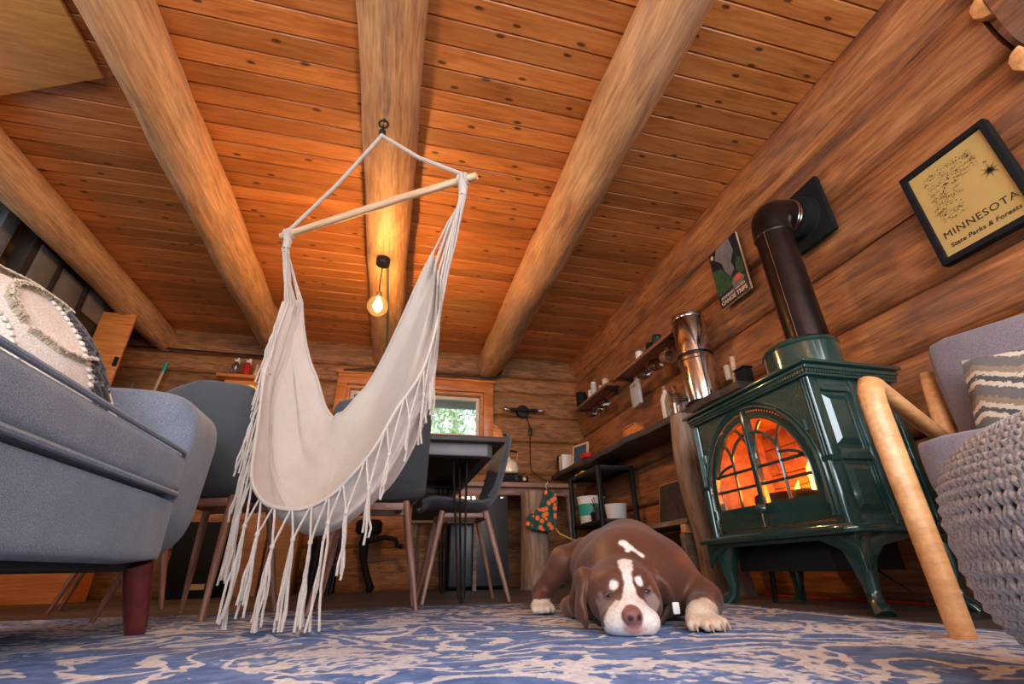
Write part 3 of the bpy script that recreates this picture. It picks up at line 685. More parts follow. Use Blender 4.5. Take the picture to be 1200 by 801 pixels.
# curves of the sling in bar coordinates (s along the bar, n towards the front, z)
CS = BC
def unp(s, n, z): return CS+BD*s+BN*n+Vector((0, 0, z-BZ))
FE = [(-0.359,0.02,1.217),(-0.358,0.04,1.001),(-0.344,0.06,0.859),(-0.278,0.09,0.662),(-0.21,0.12,0.53),(-0.138,0.15,0.426),(-0.038,0.18,0.35),(0.04,0.2,0.324),(0.097,0.2,0.323),(0.163,0.2,0.347),(0.213,0.19,0.388),(0.289,0.17,0.481),(0.337,0.14,0.602),(0.388,0.1,0.726),(0.404,0.06,0.882),(0.417,0.02,1.133)]
BE = [(-0.37,-0.02,1.264),(-0.359,-0.05,1.181),(-0.329,-0.08,1.07),(-0.292,-0.1,0.969),(-0.268,-0.12,0.902),(-0.222,-0.14,0.783),(-0.172,-0.15,0.728),(-0.145,-0.16,0.724),(-0.111,-0.16,0.745),(-0.063,-0.15,0.787),(-0.009,-0.14,0.838),(0.062,-0.12,0.935),(0.14,-0.09,1.042),(0.217,-0.06,1.149),(0.281,-0.04,1.245),(0.332,-0.02,1.303)]
BO = [(-0.367,0,1.23),(-0.371,0,1.001),(-0.376,0,0.849),(-0.358,0,0.669),(-0.311,0,0.517),(-0.241,0,0.406),(-0.154,0,0.336),(-0.074,0,0.304),(0.006,0,0.29),(0.093,0,0.302),(0.176,0,0.347),(0.251,0,0.418),(0.329,0,0.556),(0.373,0,0.718),(0.386,0,0.896),(0.383,0,1.154)]
def cr_(P, t):
    n = len(P)-1; x = min(max(t, 0), 1)*n; i = min(int(x), n-1); f = x-i
    p0, p1, p2, p3 = P[max(i-1, 0)], P[i], P[i+1], P[min(i+2, n)]
    return [.5*((2*b)+(-a+c)*f+(2*a-5*b+4*c-d)*f*f+(-a+3*b-3*c+d)*f**3) for a, b, c, d in zip(p0, p1, p2, p3)]
def sling(u, v):
    F_, O_, B_ = cr_(FE, u), cr_(BO, u), cr_(BE, u)
    v0 = .42
    l0 = (v-v0)*(v-1)/(v0*1.0); l1 = v*(v-1)/(v0*(v0-1)); l2 = v*(v-v0)/(1-v0)
    s, n, z = [a*l0+b*l1+c*l2 for a, b, c in zip(F_, O_, B_)]
    e = abs(u*2-1)
    # soft folds running from the gathers across the seat
    fold = .026*e**1.3*math.sin(v*30+u*3)+.02*(1-e)*math.sin(v*12+math.sin(u*5)*2.0)
    fold += .022*math.sin(PI*u)*math.sin(v*9-u*13)
    fold += .009*(e**.8)*math.sin(v*62+u*4)*(1.0 if u > .5 else .7)
    n += fold*.9; s += fold*.45*(1 if u > .5 else -1)
    z += .012*math.sin(PI*u)*math.sin(u*17+v*8)*math.sin(PI*v)
    return unp(s, n, z)
g = G().grid(sling, 110, 64); n0 = len(g.v)
sl = g.build('canvas_seat', M['canvas'], hm, angle=80)
md = sl.modifiers.new('thickness', 'SOLIDIFY'); md.thickness = .003
# rolled hems along both edges
G().tube([sling(i/90, 0) for i in range(91)], .0055, 6).build('front_hem', M['canvas'], hm)
G().tube([sling(i/90, 1) for i in range(91)], .0055, 6).build('back_hem', M['canvas'], hm)
# gathering cords from the bar knots down to the canvas ends, each a part
rn = random.Random(11)
for side, gp, u in ((0, GL, 0.0), (1, GR, 1.0)):
    for k in range(15):
        v = k/14; p = Vector(sling(u, v)); a = gp+Vector((0, 0, -.09))+BD*rn.uniform(-.012, .012)+BN*rn.uniform(-.012, .012)
        mid = a*.5+p*.5+BN*rn.uniform(-.01, .01)+BD*(.0 if side else .0)
        q = Vector(sling(.02 if side == 0 else .98, v))
        G().tube([a, mid, p, q], .0042, 6).build('gather_cord', M['rope'], hm)
# fringe: knotted net and tassels along the front edge
def strand(g, a, b, r=.0028, wob=.006, n=4):
    a = Vector(a); b = Vector(b); pts = []
    for i in range(n+1):
        f = i/n; pts.append(a*(1-f)+b*f+Vector((rn.uniform(-wob, wob), rn.uniform(-wob, wob), 0))*(0 if i == 0 else 1))
    g.tube(pts, r, 5, cap=True)
us = [.12+.76*i/14 for i in range(15)]
for i, u in enumerate(us):
    p = Vector(sling(u, 0)); p2 = Vector(sling(min(u+.05, .93), 0))
    drop = .07+.03*rn.random()
    ln = rn.uniform(.18, .30)*(1 if u < .62 else .6)
    base = p.z-.012
    kn = (p+p2)*.5+BN*.012; kn.z = min(p.z, p2.z)-drop
    lim = RZ+.012
    end_z = max(lim, kn.z-ln)
    g = G()
    strand(g, p, kn, .0032, .001, 3); strand(g, p2, kn, .0032, .001, 3)
    g.ell(tuple(kn), (.007, .007, .009), 7, 5); g.ell(tuple(p), (.006, .006, .006), 6, 4)
    for q in range(6 if u < .6 else 3):
        e = kn+Vector((rn.uniform(-.017, .017), rn.uniform(-.017, .017), 0)); e.z = max(lim, end_z+rn.uniform(-.02, .03))
        strand(g, kn, e, .0034, .004, 5)
    g.build('tassel', M['rope'], hm)
for i in range(9):        # short tassels of the back edge that fall outside at the left and right
    u = .03+.012*i if i < 5 else .90+.012*(i-5); p = Vector(sling(u, .02)); g = G()
    for q in range(6):
        e = p+Vector((rn.uniform(-.02, .02), rn.uniform(-.02, .02), -rn.uniform(.16, .3))); strand(g, p, e, .0034, .004, 5)
    g.build('tassel', M['rope'], hm)
# hook and carabiner on the beam
hk = thing('hammock_hook', 'black eye bolt and carabiner in the middle beam above the hammock', 'hook', (-.2, 1.71, 2.23))
G().tube([(-.2, 1.71, 2.25), (-.2, 1.71, 2.19)], .006, 8).build('bolt', M['black'], hk)
G().tube([(-.2+.022*math.sin(a), 1.71, 2.172+.026*math.cos(a)) for a in [i*2*PI/16 for i in range(16)]], .005, 8, closed=True).build('eye', M['black'], hk)
G().tube([(-.2, 1.71+.017*math.sin(a), 2.125+.034*math.cos(a)) for a in [i*2*PI/16 for i in range(16)]], .0048, 8, closed=True).build('carabiner', M['black'], hk)
G().lathe([(.013, 0), (.017, .006), (.017, .03), (.013, .036)], 12, (-.2, 1.71, 2.088)).build('swivel', M['black'], hk)

# ------------------------------------------------------------------ pendant globe lamp
def pendant(x, y, zb, cord, label, power, name='pendant_lamp'):
    t = thing(name, label, 'lamp', (x, y, zb))
    G().lathe([(.047, -.045), (.05, -.04), (.05, .0), (.035, .02)], 24, (x, y, zb)).build('canopy', M['black'], t)
    G().tube([(x, y, zb-.04), (x-.004, y, zb-.04-cord*.5), (x-.002, y, zb-.04-cord)], .0035, 6).build('cord', M['black'], t)
    zc = zb-.04-cord
    so_ = G().lathe([(.012, 0), (.0195, -.006), (.0195, -.045), (.0175, -.05)][::-1], 16, (x, y, zc)).build('socket', M['brass'], t)
    zg = zc-.05-.066
    G().lathe([(.0185, .070), (.03, .062)]+[(.072*math.cos(a), .072*math.sin(a)) for a in [1.0-i*.16 for i in range(16)] if True][1:]+[(0.001, -.072)], 28, (x, y, zg)).build('globe', M['globe'], t, angle=80)
    g = G()
    for k in range(8):
        a = k*PI/4; g.tube([(x+.012*math.cos(a), y+.012*math.sin(a), zg+.045), (x+.026*math.cos(a), y+.026*math.sin(a), zg+.0), (x+.016*math.cos(a+.5), y+.016*math.sin(a+.5), zg-.03)], .0052, 6)
    g.build('filament', plain('glowing_filament', (1,.6,.2,1), .5, emit=(1,.58,.25,1), es=power), t)
    return t
def glow_globe():
    mt, nt, b = nmat('glowing_globe_glass'); nt.nodes.remove(b)
    t = N(nt, 'ShaderNodeBsdfTransparent'); t.inputs[0].default_value = (1, .9, .68, 1); g = N(nt, 'ShaderNodeBsdfGlossy'); g.inputs['Roughness'].default_value = .03
    e = N(nt, 'ShaderNodeEmission'); e.inputs[0].default_value = (1, .52, .16, 1); e.inputs[1].default_value = .22
    mx = N(nt, 'ShaderNodeMixShader'); mx.inputs[0].default_value = .08; ad = N(nt, 'ShaderNodeAddShader'); L = nt.links
    L.new(t.outputs[0], mx.inputs[1]); L.new(g.outputs[0], mx.inputs[2]); L.new(mx.outputs[0], ad.inputs[0]); L.new(e.outputs[0], ad.inputs[1]); L.new(ad.outputs[0], nt.nodes['Material Output'].inputs['Surface'])
    return mt
M['globe'] = glow_globe()
M['brass'] = plain('aged_brass', (.45,.27,.10,1), .35, metal=.9)
pendant(-.205, 2.92, 2.205, .235, 'glowing amber globe pendant lamp hanging under the middle log beam', 900)
pendant(-.205, -.75, 2.205, .235, 'added unseen amber globe pendant lamp behind the camera on the middle beam', 650)  # unseen second lamp, added for warm light on the right wall
# conduit along the underside of the middle beam
cdt = G().tube([(-.175, 2.98, 2.202), (-.17, 3.6, 2.208), (-.17, 4.4, 2.212), (-.17, 4.95, 2.213), (-.168, 4.985, 2.16)], .011, 8).build('conduit', M['greyp']if 'greyp' in M else M['apron']); tag(cdt, 'grey conduit running along the middle beam behind the globe lamp', 'conduit')

# ------------------------------------------------------------------ wood stove
st = thing('wood_stove', 'dark green enamelled cast iron wood stove with arched glass doors', 'stove', (1.72, 1.7, 0))
SX, SY0, SY1, SCY = 1.5, 1.33, 2.06, 1.705
def arch(hw, z0, zs, n=20, k=6, c=SCY):
    """outline of an arched opening from the lower near corner round to the lower far corner, then along the bottom"""
    P = [(c-hw, z0+(zs-z0)*i/k) for i in range(k)]
    P += [(c-hw*math.cos(PI*i/n), zs+hw*math.sin(PI*i/n)) for i in range(n+1)]
    P += [(c+hw, zs-(zs-z0)*i/k) for i in range(1, k+1)]
    P += [(c+hw-2*hw*i/10, z0) for i in range(1, 10)]
    return P
def to_rect(P, y0, y1, z0, z1, cz=.5):
    out = []
    for y, z in P:
        dy, dz = y-SCY, z-cz; sc = 1e9
        if dy > 1e-6: sc = min(sc, (y1-SCY)/dy)
        if dy < -1e-6: sc = min(sc, (y0-SCY)/dy)
        if dz > 1e-6: sc = min(sc, (z1-cz)/dz)
        if dz < -1e-6: sc = min(sc, (z0-cz)/dz)
        out.append((SCY+dy*sc, cz+dz*sc))
    # snap nearest points to the four corners
    for cy_, cz_ in ((y0, z0), (y1, z0), (y0, z1), (y1, z1)):
        i = min(range(len(out)), key=lambda i: (out[i][0]-cy_)**2+(out[i][1]-cz_)**2); out[i] = (cy_, cz_)
    return out
A_ = arch(.318, .283, .455)
G().ring(to_rect(A_, SY0, SY1, .262, .795), A_, SX, SX+.03).build('front_frame', M['enamel2'], st)
def arch_line(hw, x, z0=.30, zs=.455, n=28): return [(x, SCY-hw, z0)]+[(x, SCY-hw*math.cos(PI*i/n), zs+hw*math.sin(PI*i/n)) for i in range(n+1)]+[(x, SCY+hw, z0)]
G().tube(arch_line(.322, SX-.002), .010, 8).build('arch_moulding', M['enamel'], st)
G().tube(arch_line(.338, SX-.001), .0055, 6).build('arch_moulding', M['enamel'], st)
g = G()
for i in range(64):
    a = PI*i/63; g.ell((SX-.004, SCY-.309*math.cos(a), .455+.309*math.sin(a)), (.004, .004, .004), 5, 4)
for i in range(14):
    for s_ in (-1, 1): g.ell((SX-.004, SCY+s_*.309, .295+i*.0118), (.004, .004, .004), 5, 4)
g.build('bead_trim', M['enamel'], st)
# firebox: back and side walls of fire brick, floor, logs, flames
M['brick'] = plain('fire_brick', (.50,.30,.17,1), .9, noise_amt=.3, scale=30, bump=.4)
G().box(1.87, 1.90, 1.36, 2.03, .28, .79).box(1.53, 1.9, 1.345, 1.37, .28, .79).box(1.53, 1.9, 2.02, 2.045, .28, .79).box(1.53, 1.9, 1.345, 2.045, .27, .295).box(1.53, 1.9, 1.345, 2.045, .775, .79).build('firebox', M['brick'], st)
bk = G().box(0, .012, 0, .108, 0, .058).data('brick', bevel=.003, seg=1); bk.materials.append(M['brick'])
for r_ in range(7):
    for c_ in range(6):
        o = obj('brick', bk, None, st); o.location = (1.856, 1.375+c_*.112-(.05 if r_ % 2 else 0)+.03, .30+r_*.063)
for k, (y, z, dz, x, rr) in enumerate(((1.52, .335, .0, 1.66, .04), (1.60, .33, .01, 1.76, .045), (1.58, .40, .03, 1.71, .035))):
    me = round_log('firelog', .36, rr, rr*.9, 20+k, .006, 12); o = obj('fire_log', me, M['char'] if 'char' in M else None, st)
    if not me.materials: me.materials.append(plain('charred_log', (.055,.03,.02,1), .9, noise_amt=.5, scale=20, bump=.6))
    o.location = (x, y-.02, z); o.rotation_euler = (0, -dz, PI/2-.12+.12*k); o.matrix_parent_inverse = Matrix.Translation(-st.location)
def flame_mat():
    mt, nt, b = nmat('flame'); nt.nodes.remove(b); L = nt.links
    tc = N(nt, 'ShaderNodeTexCoord'); sp = N(nt, 'ShaderNodeSeparateXYZ'); L.new(tc.outputs['Generated'], sp.inputs[0])
    cr = N(nt, 'ShaderNodeValToRGB'); e = cr.color_ramp.elements; e[0].position = .0; e[0].color = (1, .30, .03, 1); e[1].position = 1; e[1].color = (1, .15, .008, 1); x = e.new(.35); x.color = (1, .22, .018, 1)
    L.new(sp.outputs[2], cr.inputs[0]); em = N(nt, 'ShaderNodeEmission'); em.inputs[1].default_value = 32.0; L.new(cr.outputs[0], em.inputs[0]); L.new(em.outputs[0], nt.nodes['Material Output'].inputs['Surface'])
    return mt
M['flame'] = flame_mat()
def flame(x, y, z, h, r, sd):
    g = G(); n = 9
    def fn(u, v):
        a = 2*PI*u; rr = r*(math.sin(PI*min(1, v*.86+.14))**.8)*(1-.35*v); w_ = .35*r*math.sin(v*5+sd)+.25*r*math.sin(v*11+sd*2)
        return (x+rr*.6*math.cos(a)+.3*w_, y+rr*math.sin(a)+w_*1.5*v, z+h*v)
    g.grid(fn, 12, n, closeu=True); return g.build('flame', M['flame'], st, angle=90)
for p in ((1.70, 1.50, .36, .15, .03, 1), (1.73, 1.56, .37, .21, .035, 2), (1.69, 1.61, .37, .17, .03, 3), (1.74, 1.66, .36, .13, .025, 4), (1.72, 1.44, .36, .10, .022, 5), (1.78, 1.80, .33, .16, .03, 6), (1.80, 1.90, .32, .12, .026, 7)): flame(*p)
# two arched doors
for s_ in (-1, 1):
    c = SCY; n = 16
    def seg(a, b, k): return [(a[0]+(b[0]-a[0])*i/k, a[1]+(b[1]-a[1])*i/k) for i in range(k)]
    def half(inner):
        i0, o1, zb, zs, rr = (.014, .274, .378, .455, .274) if inner else (.0015, .306, .290, .455, .306)
        zt = zs+math.sqrt(rr*rr-i0*i0)
        P = seg((i0, zb), (o1, zb), 4)+seg((o1, zb), (o1, zs), 3)
        a1 = math.acos(i0/rr); P += [(rr*math.cos(a1*i/n), zs+rr*math.sin(a1*i/n)) for i in range(n)]
        P += seg((i0, zt), (i0, zb), 5)
        return [(c+s_*a, b) for a, b in P]
    d = G().ring(half(False), half(True), SX+.002, SX+.022).build('door', M['enamel'], st, bevel=0)
    inn = half(True)
    g = G().prism(inn, .003, 'x', SX+.018); g.build('glass', M['stoveglass'], d)
    bx_ = SX+.008
    def bar(P, r=.0068): G().tube([(bx_, c+s_*a, b) for a, b in P], r, 6).build('muntin', M['enamel'], d)
    bar([(.139, .378), (.139, .46), (.139, .56)])
    for z in (.455, .525):
        bar([(.016, z), (min(.274, math.sqrt(max(.0, .274**2-max(0, z-.455)**2))), z)])
    # gothic tracery
    T = [q*.1 for q in range(17)]
    bar([(.014+.125*math.cos(t), .56+.11*math.sin(t)) for t in T[:16]])
    bar([(.139-.125*math.cos(t), .56+.165*math.sin(t)) for t in T[:12]])
    bar([(.264-.125*math.cos(t), .56+.14*math.sin(t)) for t in T[:9]])
    bar([(.139+.125*math.sin(t), .50+.06*math.cos(t)) for t in T[:14]])
    G().tube([(SX, c+s_*.279, .385), (SX, c+s_*.279, .455)]+[(SX, c+s_*.279*math.cos(a), .455+.279*math.sin(a)) for a in [i*.1 for i in range(1, 15)]], .0045, 6).build('door_rim', M['enamel'], d)
    for z in (.36, .62): G().tube([(SX-.002, c+s_*.313, z-.02), (SX-.002, c+s_*.313, z+.02)], .008, 8).build('hinge', M['enamel'], d)
cb_ = G().box(SX-.012, SX+.01, SCY-.012, SCY+.012, .37, .77).build('door_bar', M['enamel'], st, bevel=.006)
g = G(); g.ell((SX-.03, SCY-.01, .355), (.016, .026, .02), 12, 8); g.tube([(SX, SCY, .355), (SX-.03, SCY, .355)], .007, 8); g.build('latch_knob', M['enamel'], st)
G().tube([(SX-.03, SCY-.012, .345), (SX-.04, SCY-.02, .31), (SX-.042, SCY-.024, .285)], [.004, .003, .005], 6).build('latch_handle', M['steel'], st)
# shell
G().box(SX+.02, 1.915, SY0+.014, SY0+.03, .262, .795).box(SX+.02, 1.915, SY1-.03, SY1, .262, .795).box(1.9, 1.915, SY0+.014, SY1, .262, .795).build('body', M['enamel'], st)
# near side: rails and raised panels
for a, b in ((1.5015, 1.545), (1.69, 1.725), (1.875, 1.915)): G().box(a, b, SY0-.003, SY0+.02, .262, .795).build('side_stile', M['enamel'], st, bevel=.004)
for a, b in ((.262, .30), (.485, .525), (.745, .795)): G().box(1.51, 1.91, SY0+.002, SY0+.02, a, b).build('side_rail', M['enamel'], st, bevel=.004)
for a, b in ((1.56, 1.675), (1.74, 1.86)):
    for z0, z1 in ((.312, .472), (.54, .732)):
        g = G(); p = .022
        g.add([(a, SY0+.014, z0), (b, SY0+.014, z0), (b, SY0+.014, z1), (a, SY0+.014, z1), (a+p, SY0+.003, z0+p), (b-p, SY0+.003, z0+p), (b-p, SY0+.003, z1-p), (a+p, SY0+.003, z1-p)], [(4, 5, 6, 7), (0, 1, 5, 4), (1, 2, 6, 5), (2, 3, 7, 6), (3, 0, 4, 7), (3, 2, 1, 0)])
        g.build('side_panel', M['enamel'], st, angle=10)
# corner pilasters
for y in (SY0, SY1):
    g = G()
    for dy in (-.004, .010, .022): g.tube([(SX-.003, y+(dy if y == SY0 else -dy), .49), (SX-.003, y+(dy if y == SY0 else -dy), .79)], .0055, 8)
    g.box(SX-.014, SX+.03, y-.012, y+.03 if y == SY0 else y+.012, .475, .495) if y == SY0 else g.box(SX-.014, SX+.03, y-.03, y+.012, .475, .495)
    g.tube([(SX-.002, y+(.01 if y == SY0 else -.01), .27), (SX-.002, y+(.01 if y == SY0 else -.01), .475)], .017, 10)
    g.build('corner_pilaster', M['enamel'], st, bevel=0)
# stepped top plate
def plate(x0, x1, y0, y1, z0, z1, b=.006): return G().box(x0, x1, y0, y1, z0, z1)
plate(1.485, 1.93, 1.312, 2.078, .795, .812).build('cornice', M['enamel'], st, bevel=.005)
plate(1.475, 1.935, 1.30, 2.09, .818, .838).build('cornice', M['enamel'], st, bevel=.007)
plate(1.462, 1.94, 1.285, 2.105, .838, .853).build('top_plate', M['enamel'], st, bevel=.005)
G().box(1.49, 1.93, 1.315, 2.075, .808, .822).build('cornice_core', M['enamel'], st)
g = G()
for i in range(62): g.box(1.479, 1.486, 1.315+i*.0123, 1.323+i*.0123, .806, .818)
for i in range(36): g.box(1.485+i*.0123, 1.493+i*.0123, 1.306, 1.313, .806, .818)
g.build('dentil_trim', M['enamel'], st, smooth=False)
# skirt with ash lip
def lip(u, v):
    return None
pts = [(1.43, 1.30), (1.425, 1.36), (1.44, 1.5), (1.435, 1.7), (1.44, 1.9), (1.425, 2.03), (1.43, 2.10), (1.47, 2.125), (1.93, 2.11), (1.935, 1.285), (1.47, 1.275)]
G().prism(pts, .024, 'z', .238).build('base_ledge', M['enamel'], st, bevel=.009)
G().box(1.475, 1.92, 1.31, 2.08, .255, .27).build('base_step', M['enamel'], st, bevel=.006)
# curved apron under the near side and front
ap = [(1.47, .24), (1.92, .24), (1.92, .16), (1.86, .205), (1.70, .222), (1.57, .20), (1.49, .13), (1.47, .15)]
G().prism(ap, .012, 'y', 1.305).build('side_apron', M['enamel'], st, bevel=.003)
fa = [(1.30, .24), (2.09, .24), (2.09, .14), (2.03, .19), (1.95, .222), (1.45, .222), (1.37, .19), (1.30, .12)]
G().prism(fa, .012, 'x', 1.462).build('front_apron', M['enamel'], st, bevel=.003)
for x, y, ox, oy in ((1.53, 1.37, -1, -1), (1.53, 2.02, -1, 1), (1.86, 1.37, 1, -1), (1.86, 2.02, 1, 1)):
    P = [(x, y, .25), (x+ox*.012, y+oy*.012, .19), (x+ox*.016, y+oy*.018, .13), (x+ox*.008, y+oy*.012, .075), (x+ox*.012, y+oy*.02, .035), (x+ox*.026, y+oy*.042, .014), (x+ox*.03, y+oy*.05, .001)]
    G().tube(P, [.062, .05, .034, .024, .022, .028, .03], 14).build('leg', M['enamel'], st, angle=70)
G().box(1.55, 1.87, 1.50, 2.0, .125, .24).build('ash_pan', M['ironin'], st, bevel=.005)
# flue collar on top
G().lathe([(.150, .853), (.155, .856), (.155, .86), (.147, .864), (.145, 1.025), (.151, 1.033), (.147, 1.045), (.128, 1.062), (.10, 1.067)], 40, (1.79, 1.58, 0), 1.0, 1.12).build('flue_collar', M['enamel'], st, angle=30)

# ------------------------------------------------------------------ stove pipe
PX, PY = 1.835, 1.555
sp_ = thing('stove_pipe', 'black stove pipe rising from green stove and bending into the log wall', 'stove pipe', (PX, PY, .97))
G().lathe([(.088, .96), (.088, 1.70)], 36, (PX, PY, 0)).build('pipe', M['pipe'], sp_)
G().tube([(PX-.089, PY-.03, .99), (PX-.089, PY-.03, 1.69)], .0022, 6).build('seam', M['steel'], sp_)
G().lathe([(.091, 1.685), (.094, 1.69), (.094, 1.705), (.091, 1.71)], 36, (PX, PY, 0)).build('joint_ring', M['pipe'], sp_)
g = G(); arc = [(PX, PY, 1.70), (PX, PY, 1.75)]+[(PX+.10-.10*math.cos(a), PY, 1.75+.10*math.sin(a)) for a in [.4, .8, 1.2, PI/2]]+[(PX+.17, PY, 1.85)]
g.tube(arc, .0925, 28, cap=False); g.build('elbow', M['pipe'], sp_, angle=50)
g = G()
for q in (.125, .14): g.tube([(PX+q, PY+.094*math.cos(a), 1.85+.094*math.sin(a)) for a in [i*2*PI/28 for i in range(28)]], .004, 6, closed=True)
g.build('clamp_ring', M['steel'], sp_)
g = G(); g.M = Matrix.Translation((PX+.165, PY, 1.85)) @ Matrix.Rotation(PI/2, 4, 'Y')
g.lathe([(.095, -.01), (.12, .0), (.122, .05), (.15, .07)], 32); g.build('thimble_cone', M['matteblack'], sp_, angle=30)
G().box(2.055, 2.085, 1.395, 1.665, 1.67, 2.025).build('wall_plate', M['matteblack'], sp_, bevel=.006)
# ------------------------------------------------------------------ mantel counter, post, lower shelf
def frontx(y): return 1.80-.045*(y-2.2)+.012*math.sin(y*5.3)+.008*math.sin(y*13)
mt_ = thing('live_edge_counter', 'dark live edge slab counter along the right wall beyond the stove', 'counter', (1.95, 3.5, 1.02))
ys = [2.18+i*(4.98-2.18)/46 for i in range(47)]
me = G().prism([(y-2.18, frontx(y)-2.06) for y in ys]+[(4.98-2.18, .0), (0, .0)], .05, 'z', 0).data('slab', bevel=.008)
o = obj('slab', me, M['slab'], mt_); o.location = (2.06, 2.18, 1.02); o.matrix_parent_inverse = Matrix.Translation(-mt_.location); me.transform(Matrix(((0,1,0,0),(1,0,0,0),(0,0,1,0),(0,0,0,1))))
me.flip_normals()
# rough post carrying the counter: profile in x, thickness along y
def postprof(z):
    t = z/1.018; return (1.69+.015*math.sin(t*7)+.03*(1-t)**2, 1.86+.02*math.sin(t*5+1)+.14*(1-t)**2.2)
def pf(u, v):
    z = 1.018*v; a, b = postprof(z); q = 2*PI*u; ex = .55; c, s = math.cos(q), math.sin(q)
    x = (a+b)/2+(b-a)/2*math.copysign(abs(c)**ex, c); y = 2.53+.065*math.copysign(abs(s)**ex, s)
    k = .008*noise.noise(Vector((z*4, c*1.3, s*1.3)))
    return (z, x-1.8+k, y-2.53+k)
g = G().grid(pf, 26, 24, closeu=True); g.f.append(tuple(i*24 for i in range(26))); g.f.append(tuple(i*24+23 for i in range(25, -1, -1)))
o = obj('support_post', g.data('support_post', angle=60), M['post']); o.matrix_world = Matrix(((0,1,0,1.8),(0,0,1,2.53),(1,0,0,0),(0,0,0,1)))
tag(o, 'rough flared wooden post under the counter beside the stove', 'post')
ls = thing('low_plank_shelf', 'low rough plank shelf under the dark counter holding the cutting board', 'shelf', (1.9, 3.1, 0))
def xplank(name, L, wd, th, loc, rz, mat, parent, bev=.004):
    o = obj(name, G().box(0, L, 0, wd, 0, th).data(name, bevel=bev, seg=1), mat, parent); o.location = loc; o.rotation_euler = (0, 0, rz); return o
for i in range(2): xplank('plank', 1.0, .155, .03, (1.91+.16*i, 2.66, .385), PI/2, M['plank'], ls)
for y in (2.72, 3.6): xplank('cleat', .3, .05, .05, (1.755, y-.03, .335), 0, M['oak'] if y < 3 else M['plank'], ls)
for y in (2.72, 3.56): xplank('support', .3, .04, .335, (1.755, y, .0), 0, M['plank'], ls)
cbd = thing('cutting_board', 'dark cutting board with pale rounded edge leaning on the low shelf', 'cutting board', (1.98, 3.13, .416))
g = G(); g.M = Matrix.Translation((1.965, 3.13, .418)) @ Matrix.Rotation(.14, 4, 'Y')
P = [(-.2, 0), (.2, 0), (.215, .015), (.2, .285), (.185, .30), (-.185, .30), (-.2, .285), (-.215, .015)]
g.prism(P, .022, 'x', 0); g.build('board_edge', M['oak'], cbd, bevel=.004)
g = G(); g.M = Matrix.Translation((1.965, 3.13, .418)) @ Matrix.Rotation(.14, 4, 'Y'); g.prism([(a*.93, .012+b*.93) for a, b in P], .004, 'x', -.003); g.build('board_face', M['slab'], cbd)
# boxes and a lantern shape under the low shelf
o = G().box(1.80, 2.02, 2.86, 3.14, .0, .24).build('storage_crate', M['matteblack'], bevel=.006); tag(o, 'black storage crate on the floor under the low plank shelf', 'crate')
o = G().box(1.792, 1.80, 2.92, 3.02, .12, .19).build('crate_label', M['plank']); o.parent = bpy.data.objects['storage_crate']; 
o = G().lathe([(.09, 0), (.11, .02), (.11, .16), (.07, .22), (.03, .24)], 20, (1.88, 3.36, .001)).build('iron_pot', M['matteblack']); tag(o, 'round black iron pot on the floor beside the black crate', 'pot')

# black metal shelf unit in the corner
su = thing('metal_shelf_unit', 'black metal shelf unit below the counter in the back right corner', 'shelf', (1.87, 4.15, 0))
for x, y in ((1.715, 3.78), (1.715, 4.44), (2.03, 3.78), (2.03, 4.44)):
    G().box(x-.018, x+.018, y-.018, y+.018, 0, .955).build('post', M['black'], su, bevel=.003)
for z in (.94, .505):
    for y in (3.78, 4.44): G().box(1.715, 2.03, y-.011, y+.011, z-.022, z).build('rail', M['black'], su)
    for x in (1.715, 2.03): G().box(x-.011, x+.011, 3.78, 4.44, z-.022, z).build('rail', M['black'], su)
G().box(1.71, 2.035, 3.775, 4.455, .94, .955).build('shelf_board', M['slab'], su, bevel=.003)
G().box(1.71, 2.035, 3.775, 4.455, .505, .52).build('shelf_board', M['slab'], su, bevel=.003)
o = xplank('timber_block', .44, .2, .26, (1.80+.2, 4.26, .0), PI/2, M['post'], None); o.location = (1.96, 4.03, .0); tag(o, 'sawn timber block standing on the floor under the corner shelf unit', 'block')
def tub(name, lb, x, y, z, r, h, bands):
    t = thing(name, lb, 'tub', (x, y, z))
    g = G().lathe([(r*.82, 0), (r*.84, .004), (r*.96, h*.93), (r*1.0, h*.94), (r*1.02, h), (r*.93, h), (r*.8, .02), (.001, .02)], 28, (x, y, z)); b_ = g.build('bucket', M['white'], t)
    if bands: G().lathe([(r*.865, h*.28), (r*.925, h*.72)], 28, (x, y, z), 1.012, 1.012).build('label_band', M['teal'], t)
    return t
tub('plastic_tub', 'white plastic tub with wide teal label on the corner shelf unit', 1.84, 4.285, .521, .13, .235, True)
tub('plastic_tub', 'plain white low tub on the corner shelf unit beside the teal tub', 1.925, 3.95, .521, .10, .13, False)
o = G().lathe([(.05, 0), (.06, .01), (.065, .07), (.06, .075), (.05, .02), (.001, .02)], 12, (1.80, 4.06, .521)).build('wire_basket', M['black']); tag(o, 'small black basket between the two tubs', 'basket')
g = G(); rn = random.Random(9)
for i in range(16): g.tube([(1.80, 4.06, .545), (1.80+rn.uniform(-.03, .03), 4.06+rn.uniform(-.03, .03), .62), (1.80+rn.uniform(-.06, .06), 4.06+rn.uniform(-.06, .06), .60+rn.uniform(0, .12))], .004, 5)
o = g.build('dried_pods', M['blk_yarn']); tag(o, 'dark dried stems standing in the small black basket', 'dried stems')
for i, (mt, w_) in enumerate(((M['yellow'], .05), (M['card'], .03), (M['white'], .04))):
    o = G().box(1.74, 1.86, 4.20+.075*i, 4.20+.075*i+w_, .956, .985-.004*i).build('small_carton', mt, bevel=.002); tag(o, ['yellow carton lying on the corner shelf unit', 'brown carton lying between yellow and white cartons', 'white carton lying on the corner shelf unit nearest the back wall'][i], 'carton')

